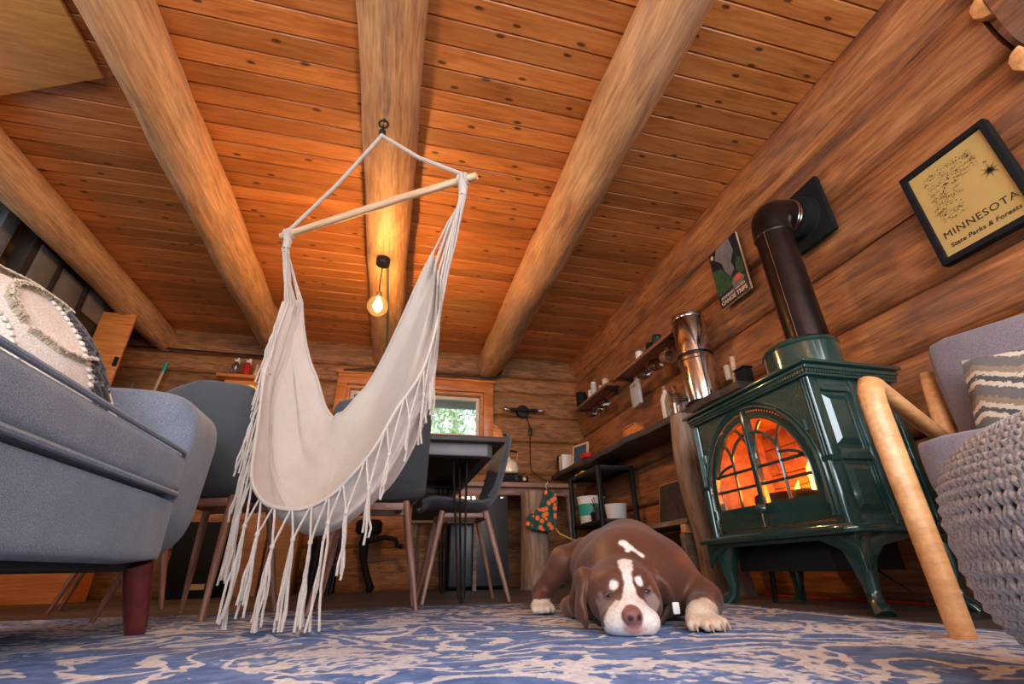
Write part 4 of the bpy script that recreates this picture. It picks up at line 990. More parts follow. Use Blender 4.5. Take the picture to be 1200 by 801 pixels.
# ------------------------------------------------------------------ things on the counter
ZT = 1.071
for i in range(5):
    y = 4.74+.035*i; h = [.19, .17, .18, .15, .2][i]
    t = thing('book', ['thin cream book nearest the picture on the counter', 'pale book second from the picture on the counter', 'white book in the middle of the counter row', 'dark brown book second from the back wall', 'black book nearest the back wall on the counter'][i], 'book', (1.82, y, ZT), 0, 'books on the counter')
    G().box(1.75, 1.89, y, y+.03, ZT, ZT+h).build('cover', [M['ceramic'], M['linen'], M['white'], M['card'], M['matteblack']][i], t, bevel=.002)
    G().box(1.755, 1.885, y+.004, y+.026, ZT+.004, ZT+h+.001).build('pages', M['ceramic'], t)
pf_ = thing('small_picture', 'small blue picture in pale frame leaning on the counter', 'picture', (1.84, 4.4, ZT))
g = G(); g.M = Matrix.Translation((1.80, 4.40, ZT+.004)) @ Matrix.Rotation(.12, 4, 'Y') @ Matrix.Rotation(.25, 4, 'Z')
g.ring([(-.13, 0), (.13, 0), (.13, .22), (-.13, .22)], [(-.11, .02), (.11, .02), (.11, .20), (-.11, .20)], 0, .018); g.build('frame', M['stick'], pf_, bevel=.002)
g = G(); g.M = Matrix.Translation((1.80, 4.40, ZT+.004)) @ Matrix.Rotation(.12, 4, 'Y') @ Matrix.Rotation(.25, 4, 'Z'); g.box(.008, .012, -.11, .11, .02, .20)
M['bluepic'] = plain('blue_print', (.035,.075,.12,1), .6, noise_amt=.4, scale=12); g.build('print', M['bluepic'], pf_)
g = G().lathe([(.03, 0), (.055, .015), (.065, .05), (.06, .05), (.045, .02), (.001, .015)], 16, (1.77, 4.12, ZT), 1, 1.5); o = g.build('red_bowl', M['red']); tag(o, 'small dark red bowl on the counter in front of the blue picture', 'bowl')
kb = thing('wooden_box', 'small orange brown wooden box standing on the counter against the wall', 'box', (1.97, 3.55, ZT))
G().box(1.93, 2.02, 3.44, 3.66, ZT, ZT+.16).build('body', M['fir'], kb, bevel=.005); G().box(1.925, 2.025, 3.435, 3.665, ZT+.16, ZT+.175).build('lid', M['fir'], kb, bevel=.003)
for y in (3.5, 3.58): G().lathe([(.012, 0), (.014, .02)], 8, (1.965, y, ZT+.175)).build('knob', M['matteblack'], kb)
bo = thing('white_bottle', 'tall white bottle with dark stopper beside the glass jug', 'bottle', (1.93, 2.92, ZT))
G().lathe([(.038, 0), (.042, .006), (.042, .2), (.03, .235), (.016, .25), (.015, .275)], 20, (1.93, 2.92, ZT)).build('body', M['ceramic'], bo)
G().lathe([(.017, .27), (.019, .275), (.019, .3), (.012, .305)], 14, (1.93, 2.92, ZT)).build('stopper', M['walnut'], bo)
jg = thing('glass_jug', 'round clear glass jug between white bottle and steel canister', 'jug', (1.87, 2.73, ZT))
G().lathe([(.055, .002), (.068, .012), (.07, .12), (.055, .165), (.028, .185), (.026, .215), (.032, .222)], 24, (1.87, 2.73, ZT)).build('body', M['jar'], jg)
G().tube([(1.845, 2.705, ZT+.20), (1.83, 2.69, ZT+.19), (1.825, 2.68, ZT+.16), (1.83, 2.69, ZT+.14)], .006, 8).build('handle', M['jar'], jg)
# tall polished water filter canister
BX, BY = 1.935, 2.50
bk_ = thing('steel_canister', 'tall two tier polished steel water canister on the counter behind the stove', 'canister', (BX, BY, ZT))
G().lathe([(.10, 0), (.112, .006), (.114, .02), (.114, .285), (.118, .29), (.118, .31), (.114, .315), (.113, .33)], 40, (BX, BY, ZT+.03)).build('lower_tank', M['steel'], bk_)
G().lathe([(.110, .33), (.111, .335), (.112, .60), (.109, .606)], 40, (BX, BY, ZT+.03)).build('upper_tank', M['steel'], bk_)
G().lathe([(.114, .604), (.116, .61), (.112, .63), (.08, .645), (.02, .65), (.012, .655), (.016, .668), (.012, .682), (.001, .684)], 40, (BX, BY, ZT+.03)).build('lid', M['steel'], bk_)
G().lathe([(.1165, .326), (.1175, .333), (.1165, .34)], 40, (BX, BY, ZT+.03)).build('seam_band', M['pipe'], bk_)
G().lathe([(.116, 0), (.118, .004), (.118, .028), (.11, .031)], 40, (BX, BY, ZT)).build('base_ring', M['matteblack'], bk_)
g = G(); g.tube([(BX-.1, BY+.06, ZT+.07), (BX-.155, BY+.085, ZT+.07)], .012, 10); g.tube([(BX-.145, BY+.08, ZT+.095), (BX-.147, BY+.081, ZT+.04)], .009, 8); g.build('spigot', M['black'], bk_)
o = G().box(1.90, 1.93, 2.32, 2.37, ZT, ZT+.045).build('tan_card', M['stick'], bevel=.003); tag(o, 'small tan card standing at the foot of the steel canister', 'card')
br = thing('fireplace_brush', 'short handled brush with pale wooden handle behind the stove top', 'brush', (1.98, 2.24, ZT))
G().tube([(1.98, 2.245, ZT), (1.98, 2.23, ZT+.13), (1.98, 2.22, ZT+.24)], [.016, .014, .018], 10).build('handle', M['stick'], br)
G().box(1.96, 2.0, 2.262, 2.295, ZT+.11, ZT+.21).build('bristle_block', M['tan_yarn'], br, bevel=.008)
ge = thing('matchbox_lantern', 'small black lantern with two chrome knobs behind the stove top', 'lantern', (1.95, 2.12, ZT))
G().box(1.935, 1.995, 2.10, 2.185, ZT-.0, ZT+.12).build('case', M['matteblack'], ge, bevel=.006); G().box(1.928, 2.0, 2.094, 2.19, ZT+.12, ZT+.132).build('cap', M['black'], ge, bevel=.004)
for z in (.06, .09): G().tube([(1.935, 2.16, ZT+z), (1.915, 2.16, ZT+z)], .009, 10).build('knob', M['chrome'], ge)
mt_ext = G().box(1.80, 2.06, 2.02, 2.19, 1.022, 1.069).build('slab_end', M['slab'], mt_, bevel=.006)

# ------------------------------------------------------------------ wall shelves with jars and hanging mugs
def shelf(name, lb, y0, y1, z, x0=1.90):
    t = thing(name, lb, 'shelf', (2.0, y0, z))
    xplank('board', y1-y0, 2.06-x0, .028, (2.06, y0, z), PI/2, M['shelfw'], t)
    for y in (y0+.08, y1-.1):
        g = G().box(2.035, 2.055, y, y+.02, z-.05, z).box(x0+.03, 2.04, y, y+.02, z-.008, z); g.add([(2.04, y, z-.045), (x0+.09, y, z-.008), (2.04, y, z-.008), (2.04, y+.02, z-.045), (x0+.09, y+.02, z-.008), (2.04, y+.02, z-.008)], [(0, 1, 2), (5, 4, 3), (0, 3, 4, 1)]); g.build('bracket', M['black'], t)
    return t
M['shelfw'] = wood('reddish_shelf_wood', (.13,.05,.028,1), (.22,.09,.045,1), (.30,.13,.065,1), rough=.5, vary=.08, bump=.1)
shelf('wall_shelf', 'reddish wooden wall shelf in the back right corner, farther of the two', 3.80, 4.66, 1.715)
shelf('wall_shelf', 'reddish wooden wall shelf nearer the steel canister, with hanging mugs', 2.66, 3.66, 1.70)
def jar(x, y, z, r, h, body, lid, lb, cat='jar'):
    t = thing('storage_jar', lb, cat, (x, y, z), 0, 'jars on the wall shelves')
    G().lathe([(r*.9, .001), (r, .006), (r, h*.8), (r*.82, h*.88), (r*.82, h*.9)], 16, (x, y, z)).build('body', body, t)
    G().lathe([(r*.86, h*.88), (r*.9, h*.9), (r*.9, h), (r*.8, h*1.01)], 16, (x, y, z)).build('lid', lid, t)
Z1, Z2 = 1.744, 1.729
jar(1.96, 4.56, Z1, .06, .16, M['matteblack'], M['matteblack'], 'large black canister at the far end of the farther wall shelf')
jar(1.95, 4.30, Z1, .022, .10, M['ceramic'], M['ceramic'], 'slim white bottle on the farther wall shelf')
jar(1.95, 4.20, Z1, .03, .15, M['linen'], M['white'], 'tall pale box shaped bottle beside the slim white bottle')
jar(1.94, 3.90, Z1, .035, .08, M['stick'], M['walnut'], 'short wooden pot at the near end of the farther wall shelf')
jar(1.96, 3.24, Z2, .035, .09, M['ceramic'], M['walnut'], 'white jar with wooden lid on the nearer wall shelf')
jar(1.96, 3.06, Z2, .035, .075, M['matteblack'], M['black'], 'small black jar in the middle of the nearer wall shelf')
jar(1.96, 2.95, Z2, .04, .09, M['enamel'], M['black'], 'dark green jar on the nearer wall shelf beside the small black jar')
rn = random.Random(2)
pl = thing('potted_sprig', 'tiny potted dry sprig on the farther wall shelf', 'plant', (1.95, 4.02, Z1))
G().lathe([(.022, 0), (.03, .045), (.026, .045), (.001, .035)], 12, (1.95, 4.02, Z1)).build('pot', M['stick'], pl)
g = G()
for i in range(10): g.tube([(1.95, 4.02, Z1+.035), (1.95+rn.uniform(-.03, .03), 4.02+rn.uniform(-.03, .03), Z1+.10)], .0025, 4)
g.build('sprigs', M['blk_yarn'], pl)
def mug(x, y, z, r, h, mat, lb):
    t = thing('hanging_mug', lb, 'mug', (x, y, z), 0, 'mugs hanging under the wall shelves')
    g = G(); g.M = Matrix.Translation((x, y, z)) @ Matrix.Rotation(PI/2+.25, 4, 'X')
    g.lathe([(.001, -h/2+.004), (r*.9, -h/2), (r, -h/2+.008), (r, h/2), (r*.93, h/2), (r*.9, -h/2+.012), (.001, -h/2+.012)], 20); g.build('cup', mat, t)
    G().tube([(x, y+.02+.0*a, z+r+.018*math.sin(a)+.0) if False else (x, y+.022*math.cos(a), z+r*.95+.024*math.sin(a)) for a in [i*PI/8 for i in range(9)]], .005, 6).build('handle', mat, t)
    G().tube([(x, y, z+r+.05), (x, y, z+r+.018), (x, y+.012, z+r+.012)], .003, 5).build('cup_hook', M['black'], t)
M['glassmug'] = thin_glass('smoky_glass', (.66,.60,.55,1), .2)
for i, (y, z, r, mt, lb) in enumerate(((3.22, 1.60, .048, M['glassmug'], 'smoky glass mug hanging nearest the white board'), (3.02, 1.60, .05, M['glassmug'], 'smoky glass mug hanging in the middle under the nearer wall shelf'), (2.86, 1.595, .05, M['walnut'], 'brown mug hanging nearest the steel canister'),
        (4.36, 1.615, .045, M['glassmug'], 'smoky glass hanging at the back wall end of the farther wall shelf'), (4.20, 1.615, .045, M['glassmug'], 'smoky glass hanging in the middle under the farther wall shelf'), (4.04, 1.615, .048, M['glassmug'], 'smoky glass hanging nearest the near end of the farther wall shelf'))):
    mug(1.965, y, z, r, .085, mt, lb)
hb = thing('white_board', 'small whitewashed board with a printed line hanging below the wall shelves', 'sign', (2.03, 3.46, 1.40))
g = G(); g.M = Matrix.Translation((1.985, 3.46, 1.40)) @ Matrix.Rotation(-.15, 4, 'Z'); g.box(0, .03, -.095, .095, 0, .22); g.build('board', M['linen'], hb, bevel=.004)
for i in range(5):
    g = G(); g.M = Matrix.Translation((1.985, 3.46, 1.40)) @ Matrix.Rotation(-.15, 4, 'Z'); g.box(-.0015, .001, -.06+.025*i, -.045+.025*i, .165+.004*i, .182+.004*i); g.build('printed_mark', M['apron'], hb)

# ------------------------------------------------------------------ framed pictures on the right wall
def text(body, size, mat, parent, mw, space=1.0, name='lettering', ext=.0004, shear=0, bold=0.0):
    cu = bpy.data.curves.new(name, 'FONT'); cu.body = body; cu.size = 1.0; cu.extrude = ext/size; cu.space_character = space; cu.align_x = 'CENTER'; cu.shear = shear; cu.offset = bold/size; cu.resolution_u = 3
    tmp = bpy.data.objects.new('tmp', cu); C.objects.link(tmp); dg = bpy.context.evaluated_depsgraph_get(); me = bpy.data.meshes.new_from_object(tmp.evaluated_get(dg)); bpy.data.objects.remove(tmp, do_unlink=True)
    me.materials.clear(); me.materials.append(mat); me.transform(mw @ Matrix.Scale(size, 4)); me.name = name
    return obj(name, me, None, parent)
def wallM(x, y, z):       # text plane on the right wall: reads towards -y, up = z, faces -x
    return Matrix(((0, 0, -1, x), (-1, 0, 0, y), (0, 1, 0, z), (0, 0, 0, 1)))
M['ochre'] = plain('ochre_map_paper', (.50,.335,.11,1), .55, noise_amt=.08, scale=6)
M['ink'] = plain('dark_ink', (.035,.025,.015,1), .6)
fm = thing('framed_map', 'black framed ochre Minnesota state parks map on the right log wall', 'framed map', (2.06, .9, 1.2))
A = [(.735, 1.20), (1.065, 1.20), (1.065, 1.655), (.735, 1.655)]; B = [(.76, 1.225), (1.04, 1.225), (1.04, 1.63), (.76, 1.63)]
G().ring(A, B, 2.048, 2.085, 'x').build('frame', M['matteblack'], fm, bevel=.003)
G().box(2.062, 2.07, .755, 1.045, 1.22, 1.635).build('map_sheet', M['ochre'], fm)
G().box(2.056, 2.058, .758, 1.042, 1.223, 1.632).build('glazing', thin_glass('picture_glass', (1, 1, 1, 1), .03), fm)
text('MINNESOTA', .041, M['ink'], fm, wallM(2.0605, .895, 1.302), 1.12)
text('State Parks & Forests', .0255, M['ink'], fm, wallM(2.0605, .897, 1.258), 1.05, shear=.2, bold=.0003)
rn = random.Random(4); g = G()
for i in range(330):
    while True:
        a, b = rn.uniform(0, 1), rn.uniform(0, 1)
        w_ = .55+.25*(b > .62)-.1*(b < .3); 
        if a < w_*(1.0 if b > .55 else .85): break
    y = 1.005-a*.235; z = 1.365+b*.225; r_ = rn.choice((.0012, .0016, .002, .003))
    g.add([(2.0604, y-r_, z), (2.0604, y+r_, z), (2.0604, y, z+r_*1.6)], [(0, 1, 2)])
    if i % 3 == 0: g.add([(2.0604, y-.012, z-.003), (2.0604, y+.012, z-.003), (2.0604, y+.012, z-.0022), (2.0604, y-.012, z-.0022)], [(0, 1, 2, 3)])
o = g.build('map_marks', M['ink'], fm, smooth=False, weld=False); o['kind'] = 'stuff'
g = G()
for i in range(16):
    a = i*PI/8; l = .034 if i % 2 == 0 else .022; y, z = .80, 1.455
    g.add([(2.0604, y+l*math.sin(a), z+l*math.cos(a)), (2.0604, y+.0028*math.sin(a+1.6), z+.0028*math.cos(a+1.6)), (2.0604, y+.0028*math.sin(a-1.6), z+.0028*math.cos(a-1.6))], [(0, 1, 2)])
g.build('compass_rose', M['ink'], fm, smooth=False)
text('N', .014, M['ink'], fm, wallM(2.0605, .80, 1.492), name='compass_letter')
cp = thing('canoe_poster', 'dark lake landscape poster reading canoe trips on the right log wall', 'poster', (2.06, 2.14, 1.7))
M['pnight'] = plain('poster_night_blue', (.011,.013,.02,1), .45); M['pgrey'] = plain('poster_grey', (.16,.15,.15,1), .5, noise_amt=.25, scale=30); M['pgreen'] = plain('poster_green', (.03,.075,.035,1), .5, noise_amt=.4, scale=40)
M['porange'] = plain('poster_orange', (.75,.10,.03,1), .5); M['pcream'] = plain('poster_cream', (.60,.45,.33,1), .5)
G().box(2.052, 2.07, 2.005, 2.285, 1.697, 2.132).build('panel', M['pnight'], cp, bevel=.002)
G().prism([(2.003, 1.695), (2.287, 1.695), (2.287, 2.134), (2.003, 2.134)], .012, 'x', 2.058).build('edge', M['stick'], cp)
X_ = 2.0508
def flat(nm, P, mat, dx=0): G().prism(P, .0012, 'x', X_-dx).build(nm, mat, cp)
flat('print_sky_river', [(2.20, 2.13), (2.07, 2.13), (2.055, 2.02), (2.10, 1.96), (2.085, 1.90), (2.13, 1.86), (2.17, 1.93), (2.18, 2.0), (2.235, 2.06)], M['pgrey'])
flat('print_trees', [(2.285, 2.0), (2.285, 1.79), (2.15, 1.79), (2.12, 1.85), (2.17, 1.92), (2.2, 1.97), (2.24, 1.98)], M['pgreen'])
flat('print_trees', [(2.04, 1.97), (2.01, 1.92), (2.01, 1.84), (2.05, 1.83), (2.075, 1.88), (2.06, 1.93)], M['pgreen'])
flat('print_water', [(2.14, 1.84), (2.06, 1.85), (2.02, 1.80), (2.05, 1.77), (2.13, 1.775)], M['pgrey'])
flat('print_tent', [(2.075+.035*math.cos(a), 1.805+.04*math.sin(a)) for a in [i*PI/10 for i in range(11)]], M['porange'], .0006)
flat('print_moon', [(2.255+.014*math.cos(a), 2.095+.018*math.sin(a)) for a in [i*PI/8 for i in range(16)]], M['pcream'], .0006)
_n = Vector((-.97, -.24, 0)).normalized(); _u = _n.cross(Vector((0, 0, 1))); _p = Vector((BX, BY, ZT+.225))+_n*.1168-_u*.012
text('Berkey', .034, M['ink'], bk_, Matrix(((0, _u.x, _n.x, _p.x), (0, _u.y, _n.y, _p.y), (1, 0, 0, _p.z), (0, 0, 0, 1))))
text('BOUNDARY WATERS', .024, M['pcream'], cp, wallM(2.0503, 2.145, 1.752), 1.0, bold=.0008)
text('CANOE TRIPS', .04, M['pcream'], cp, wallM(2.0503, 2.145, 1.712), 1.0, bold=.0016)

# ------------------------------------------------------------------ back wall: counter, fridge, stove top, sconce, cables
bc = thing('back_counter', 'narrow wooden counter top against the back wall beside the fridge', 'counter', (1.1, 4.75, 0))
xplank('worktop', 1.58, .55, .045, (.20, 4.47, .868), 0, M['walnut'], bc)
for x in (.24, 1.70): G().box(x, x+.05, 4.52, 4.57, 0, .868).build('leg', M['plank'], bc, bevel=.004)
G().box(.24, 1.75, 4.53, 4.56, .80, .868).build('apron', M['walnut'], bc, bevel=.003)
fr = thing('mini_fridge', 'dark grey mini fridge under the back counter', 'fridge', (.83, 4.75, 0))
G().box(.56, 1.085, 4.57, 4.98, .012, .845).build('cabinet', M['matteblack'], fr, bevel=.006)
dr = G().box(.555, 1.09, 4.525, 4.568, .03, .80).build('door', M['fridge'], fr, bevel=.006)
G().box(1.02, 1.065, 4.519, 4.526, .765, .785).build('badge', M['chrome'], dr, bevel=.002)
ov = thing('toaster_oven', 'small black toaster oven with control knobs in front of the fridge', 'oven', (.55, 4.45, .6))
t_ = ov
G().box(.20, .545, 4.40, 4.50, .56, .80).build('case', M['matteblack'], ov, bevel=.008); G().box(.55, .79, 4.39, 4.50, .56, .80).build('control_panel', M['walnut'], ov, bevel=.005)
for i, (x, z, mt) in enumerate(((.585, .745, M['yellow']), (.635, .745, M['brass']), (.685, .745, M['chrome']), (.735, .745, M['chrome']))): G().tube([(x, 4.39, z), (x, 4.365, z)], .016, 12).build('knob', mt, ov)
G().box(.62, .71, 4.384, 4.392, .61, .68).build('display', M['white'], ov, bevel=.002)
G().box(.2, .79, 4.40, 4.52, .535, .56).build('stand', M['plank'], ov, bevel=.003)
for x in (.22, .75): G().box(x, x+.03, 4.43, 4.5, 0, .535).build('stand_leg', M['plank'], ov)
cs = thing('camp_stove', 'black two burner camp stove on the back counter under the kettle', 'camp stove', (1.12, 4.62, .914))
G().box(.90, 1.30, 4.50, 4.76, .914, .975).build('body', M['matteblack'], cs, bevel=.006)
for x in (1.0, 1.2): G().lathe([(.05, 0), (.06, .004), (.06, .02), (.03, .025)], 18, (x, 4.63, .975)).build('burner', M['black'], cs)
g = G()
for x in (.94, 1.0, 1.06, 1.14, 1.2, 1.26): g.tube([(x, 4.52, 1.008), (x, 4.74, 1.008)], .004, 5)
for y in (4.54, 4.72): g.tube([(.92, y, 1.004), (1.28, y, 1.004)], .004, 5)
g.build('grate', M['blackrod'], cs)
for x in (1.02, 1.17, 1.25): G().tube([(x, 4.50, .945), (x, 4.475, .945)], .018, 12).build('knob', M['brass'] if x > 1.2 else M['black'], cs)
kt = thing('kettle', 'cream enamel kettle with black arched handle on the camp stove', 'kettle', (1.135, 4.62, 1.012))
KZ = 1.012
G().lathe([(.075, 0), (.092, .012), (.098, .05), (.085, .10), (.055, .13), (.05, .132)], 28, (1.135, 4.62, KZ)).build('body', M['enamel_cream'], kt)
G().lathe([(.05, .132), (.045, .14), (.012, .148), (.012, .155), (.016, .163), (.01, .17)], 20, (1.135, 4.62, KZ)).build('lid', M['enamel_cream'], kt)
G().tube([(1.06, 4.62, KZ+.07), (1.03, 4.62, KZ+.105), (1.01, 4.62, KZ+.13)], [.02, .013, .011], 10).build('spout', M['steel'], kt)
G().tube([(1.205, 4.62, KZ+.11), (1.225, 4.62, KZ+.18), (1.22, 4.62, KZ+.225)], .007, 8).build('handle_arm', M['steel'], kt)
G().tube([(1.22, 4.62, KZ+.225), (1.16, 4.62, KZ+.235), (1.09, 4.62, KZ+.222), (1.06, 4.62, KZ+.205)], .0115, 8).build('handle_grip', M['matteblack'], kt)
G().tube([(1.07, 4.62, KZ+.115), (1.06, 4.62, KZ+.16), (1.06, 4.62, KZ+.205)], .006, 8).build('handle_arm', M['steel'], kt)
# sconce with two bare bulbs
sn = thing('wall_sconce', 'black round wall sconce with two sideways bulbs right of the window', 'wall lamp', (1.40, 5.0, 1.8))
g = G(); g.M = Matrix.Translation((1.40, 5.0, 1.80)) @ Matrix.Rotation(PI/2, 4, 'X'); g.lathe([(.075, -.02), (.075, .01), (.068, .02), (.02, .022), (.018, .05)], 28); g.build('backplate', M['black'], sn)
G().tube([(1.30, 4.945, 1.80), (1.50, 4.945, 1.80)], .012, 8).build('arm', M['black'], sn)
for s_ in (-1, 1):
    G().tube([(1.40+s_*.085, 4.945, 1.80), (1.40+s_*.155, 4.945, 1.80)], .021, 14).build('socket', M['black'], sn)
    g = G(); g.M = Matrix.Translation((1.40+s_*.155, 4.945, 1.80)) @ Matrix.Rotation(s_*PI/2, 4, 'Y'); g.lathe([(.013, 0), (.018, .02), (.03, .06), (.026, .085), (.01, .1), (.001, .102)], 16); g.build('bulb', M['jar'], sn, angle=80)
# cords
c1 = G().tube([(1.44, 4.995, 1.77), (1.455, 4.985, 1.68), (1.48, 4.985, 1.60), (1.47, 4.985, 1.40), (1.465, 4.985, 1.20), (1.48, 4.985, 1.12), (1.56, 4.98, 1.06), (1.72, 4.975, .98)], .006, 6).build('sconce_cord', M['black'], sn)
G().box(1.46, 1.495, 4.965, 4.99, 1.52, 1.60).build('cord_switch', M['black'], sn, bevel=.006)
o = G().tube([(-.62, 4.97, 2.145), (-.45, 4.965, 2.165), (-.3, 4.965, 2.19), (-.17, 4.97, 2.185), (.1, 4.965, 2.175), (.5, 4.965, 2.172), (.98, 4.965, 2.172), (1.08, 4.965, 2.19), (1.14, 4.965, 2.25), (1.16, 4.965, 2.36)], .011, 8).build('cable_chink_line', M['black']); tag(o, 'black power cable clipped along the back wall above the window', 'cable')
# dark chink line of the top log at the left, added as a black tube
o = G().tube([(-2.7, 4.99, 2.25), (-2.0, 4.99, 2.247), (-1.4, 4.99, 2.243)], .008, 6).build('cable_chink_line', M['matteblack']); tag(o, 'thin black chink line added in the log seam at the left of the back wall', 'cable')

# stump with the stocking
o = obj('log_stump', round_log('log_stump', .80, .135, .12, 33, .02, 24), M['post']); o.rotation_euler = (0, -PI/2, 0); o.location = (1.29, 4.33, .0); tag(o, 'upright weathered log stump between fridge and corner shelf unit', 'stump')
def sock_mat():
    mt, nt, b = nmat('citrus_print_cloth'); L = nt.links
    tc = N(nt, 'ShaderNodeTexCoord'); vo = N(nt, 'ShaderNodeTexVoronoi'); vo.inputs['Scale'].default_value = 21; L.new(tc.outputs['Object'], vo.inputs['Vector'])
    cr = N(nt, 'ShaderNodeValToRGB'); cr.color_ramp.interpolation = 'CONSTANT'; e = cr.color_ramp.elements; e[0].color = (.85,.16,.03,1); e[1].position = .42; e[1].color = (.012,.055,.045,1); x = e.new(.55); x.color = (.03,.12,.06,1); x = e.new(.63); x.color = (.01,.04,.04,1)
    L.new(vo.outputs['Distance'], cr.inputs[0]); L.new(cr.outputs[0], b.inputs['Base Color']); b.inputs['Roughness'].default_value = .85
    return mt
sk = thing('stocking', 'dark green stocking with orange citrus print hanging on the stump', 'stocking', (1.32, 4.1, .8))
P = [(1.36, .80), (1.48, .79), (1.475, .68), (1.46, .56), (1.44, .47), (1.38, .44), (1.27, .45), (1.185, .465), (1.155, .50), (1.165, .555), (1.22, .60), (1.28, .63), (1.33, .70)]
G().prism([(1.0+(x-1.0)*.965, z) for x, z in P], .035, 'y', 4.13).build('stocking_body', sock_mat(), sk, bevel=.014, seg=3)
G().tube([(1.37, 4.15, .79), (1.36, 4.16, .83), (1.38, 4.16, .868)], .004, 6).build('hanging_loop', M['rope'], sk)
o = G().tube([(1.42, 4.18, .5), (1.47, 4.17, .43), (1.56, 4.16, .39), (1.62, 4.2, .38)], .006, 6).build('yellow_cord', M['yellow']); tag(o, 'short yellow cord sticking out beside the stump', 'cord')

# things on the floor along the back wall
for i, (x0, x1, h, lb) in enumerate(((-1.20, -1.0, .60, 'tall brown cardboard box at the back wall, left of the other'), (-.98, -.74, .64, 'tall brown cardboard box at the back wall beside the black bin'))):
    t = thing('cardboard_box', lb, 'box', (x0, 4.8, 0), 0, 'cardboard boxes by the back wall')
    G().box(x0, x1, 4.66, 4.93, 0, h).build('carton', M['card'], t, bevel=.004)
    g = G(); g.M = Matrix.Translation((x0, 4.66, h)) @ Matrix.Rotation(-.5, 4, 'X'); g.box(0, x1-x0, -.0, .004, 0, .1); g.build('flap', M['card'], t)
bn = thing('black_bin', 'black bin with pale looped emblem by the back wall', 'bin', (-.52, 4.8, 0))
g = G(); g.M = Matrix.Translation((-.53, 4.80, 0)) @ Matrix.Rotation(PI/4, 4, 'Z'); g.lathe([(.165, 0), (.17, .006), (.185, .40), (.192, .41), (.19, .43), (.15, .42)], 4); g.build('body', M['matteblack'], bn)
g = G(); y = 4.652
for cx, cz in ((-.46, .32), (-.50, .25), (-.42, .25)): g.tube([(cx+.03*math.cos(a), y, cz+.03*math.sin(a)) for a in [i*2*PI/14 for i in range(14)]], .007, 6, closed=True)
g.tube([(-.46, y, .28), (-.46, y, .17)], .008, 6); g.build('emblem', M['stick'], bn)
ir = thing('cast_iron_stand', 'black cast iron curved leg stand by the back wall below the table', 'iron stand', (-.12, 4.85, 0))
G().tube([(-.17, 4.86, .5), (-.20, 4.85, .40), (-.185, 4.85, .25), (-.14, 4.84, .12), (-.10, 4.83, .03), (-.12, 4.82, .003)], [.05, .045, .03, .03, .034, .03], 12).build('leg', M['matteblack'], ir)
G().tube([(-.16, 4.84, .42), (-.02, 4.83, .45), (.08, 4.82, .43), (.10, 4.82, .38), (.15, 4.82, .365)], .022, 10).build('spout_arm', M['matteblack'], ir)
G().lathe([(.10, .48), (.12, .5), (.12, .58), (.1, .6)], 18, (-.17, 4.86, 0)).build('pan', M['matteblack'], ir)
o = G().box(-1.66, -1.30, 4.60, 4.92, 0, .56).build('black_cabinet', M['matteblack'], bevel=.008); tag(o, 'low black cabinet by the back wall behind the chair legs', 'cabinet')
G().box(-1.5, -1.36, 4.592, 4.602, .06, .10).build('label_plate', M['brass'], o)
o = xplank('storage_bench', .55, .3, .42, (-2.72, 4.38, 0), 0, M['fir'], None); tag(o, 'orange wooden storage bench in the back left corner', 'bench')

# wall shelf with spray bottles at the left of the back wall
sl_ = thing('small_wall_shelf', 'small orange wall shelf with spray bottles left of the window', 'shelf', (-1.6, 4.93, 1.96))
xplank('board', .40, .13, .035, (-1.80, 4.87, 1.945), 0, M['fir'], sl_)
G().box(-1.74, -1.42, 4.97, 5.0, 1.87, 1.945).build('cleat', M['fir'], sl_)
for i, (x, mt, lb) in enumerate(((-1.66, M['jar'], 'clear spray bottle on the small orange wall shelf'), (-1.55, M['red'], 'red spray bottle on the small orange wall shelf'))):
    t = thing('spray_bottle', lb, 'bottle', (x, 4.93, 1.981), 0, 'spray bottles on the wall shelf')
    G().lathe([(.035, .001), (.04, .006), (.04, .09), (.02, .14), (.016, .15)], 16, (x, 4.93, 1.981)).build('body', mt, t)
    g = G().box(x-.018, x+.03, 4.917, 4.943, 2.131, 2.155).box(x+.005, x+.02, 4.922, 4.938, 2.155, 2.175); g.tube([(x+.02, 4.93, 2.14), (x+.03, 4.93, 2.11)], .005, 6); g.build('trigger', M['ceramic'], t)
o = G().lathe([(.025, .001), (.027, .005), (.027, .05), (.015, .07), (.015, .13)], 12, (-1.46, 4.93, 1.981)).build('small_bottle', M['stick']); tag(o, 'small tan bottle beside the red spray bottle', 'bottle')
# broom and green stake against the back wall
b_ = thing('broom', 'wooden broom handle with teal tip leaning on the back wall', 'broom', (-2.42, 4.7, 0))
me = G().tube([(0, 0, 0), (1.96, 0, 0)], .014, 10).data('handle'); o = obj('handle', me, M['stick'], b_); o.location = (-2.40, 4.80, .12); d = Vector((.11, .14, 1.85)).normalized(); o.rotation_euler = d.to_track_quat('X', 'Z').to_euler(); o.matrix_parent_inverse = Matrix.Translation(-b_.location)
e_ = Vector((-2.40, 4.80, .12))+d*1.86
G().tube([e_, e_+d*.105], .0165, 10).build('tip', M['teal'], b_); G().box(-2.52, -2.28, 4.76, 4.83, .001, .14).build('brush_head', M['blk_yarn'], b_, bevel=.01)
o = G().tube([(-2.52, 4.86, 0), (-2.50, 4.93, 1.83)], .011, 8).build('garden_stake', plain('green_stake', (.08,.16,.04,1), .6)); tag(o, 'thin green stake leaning on the back wall left of the broom', 'stake')

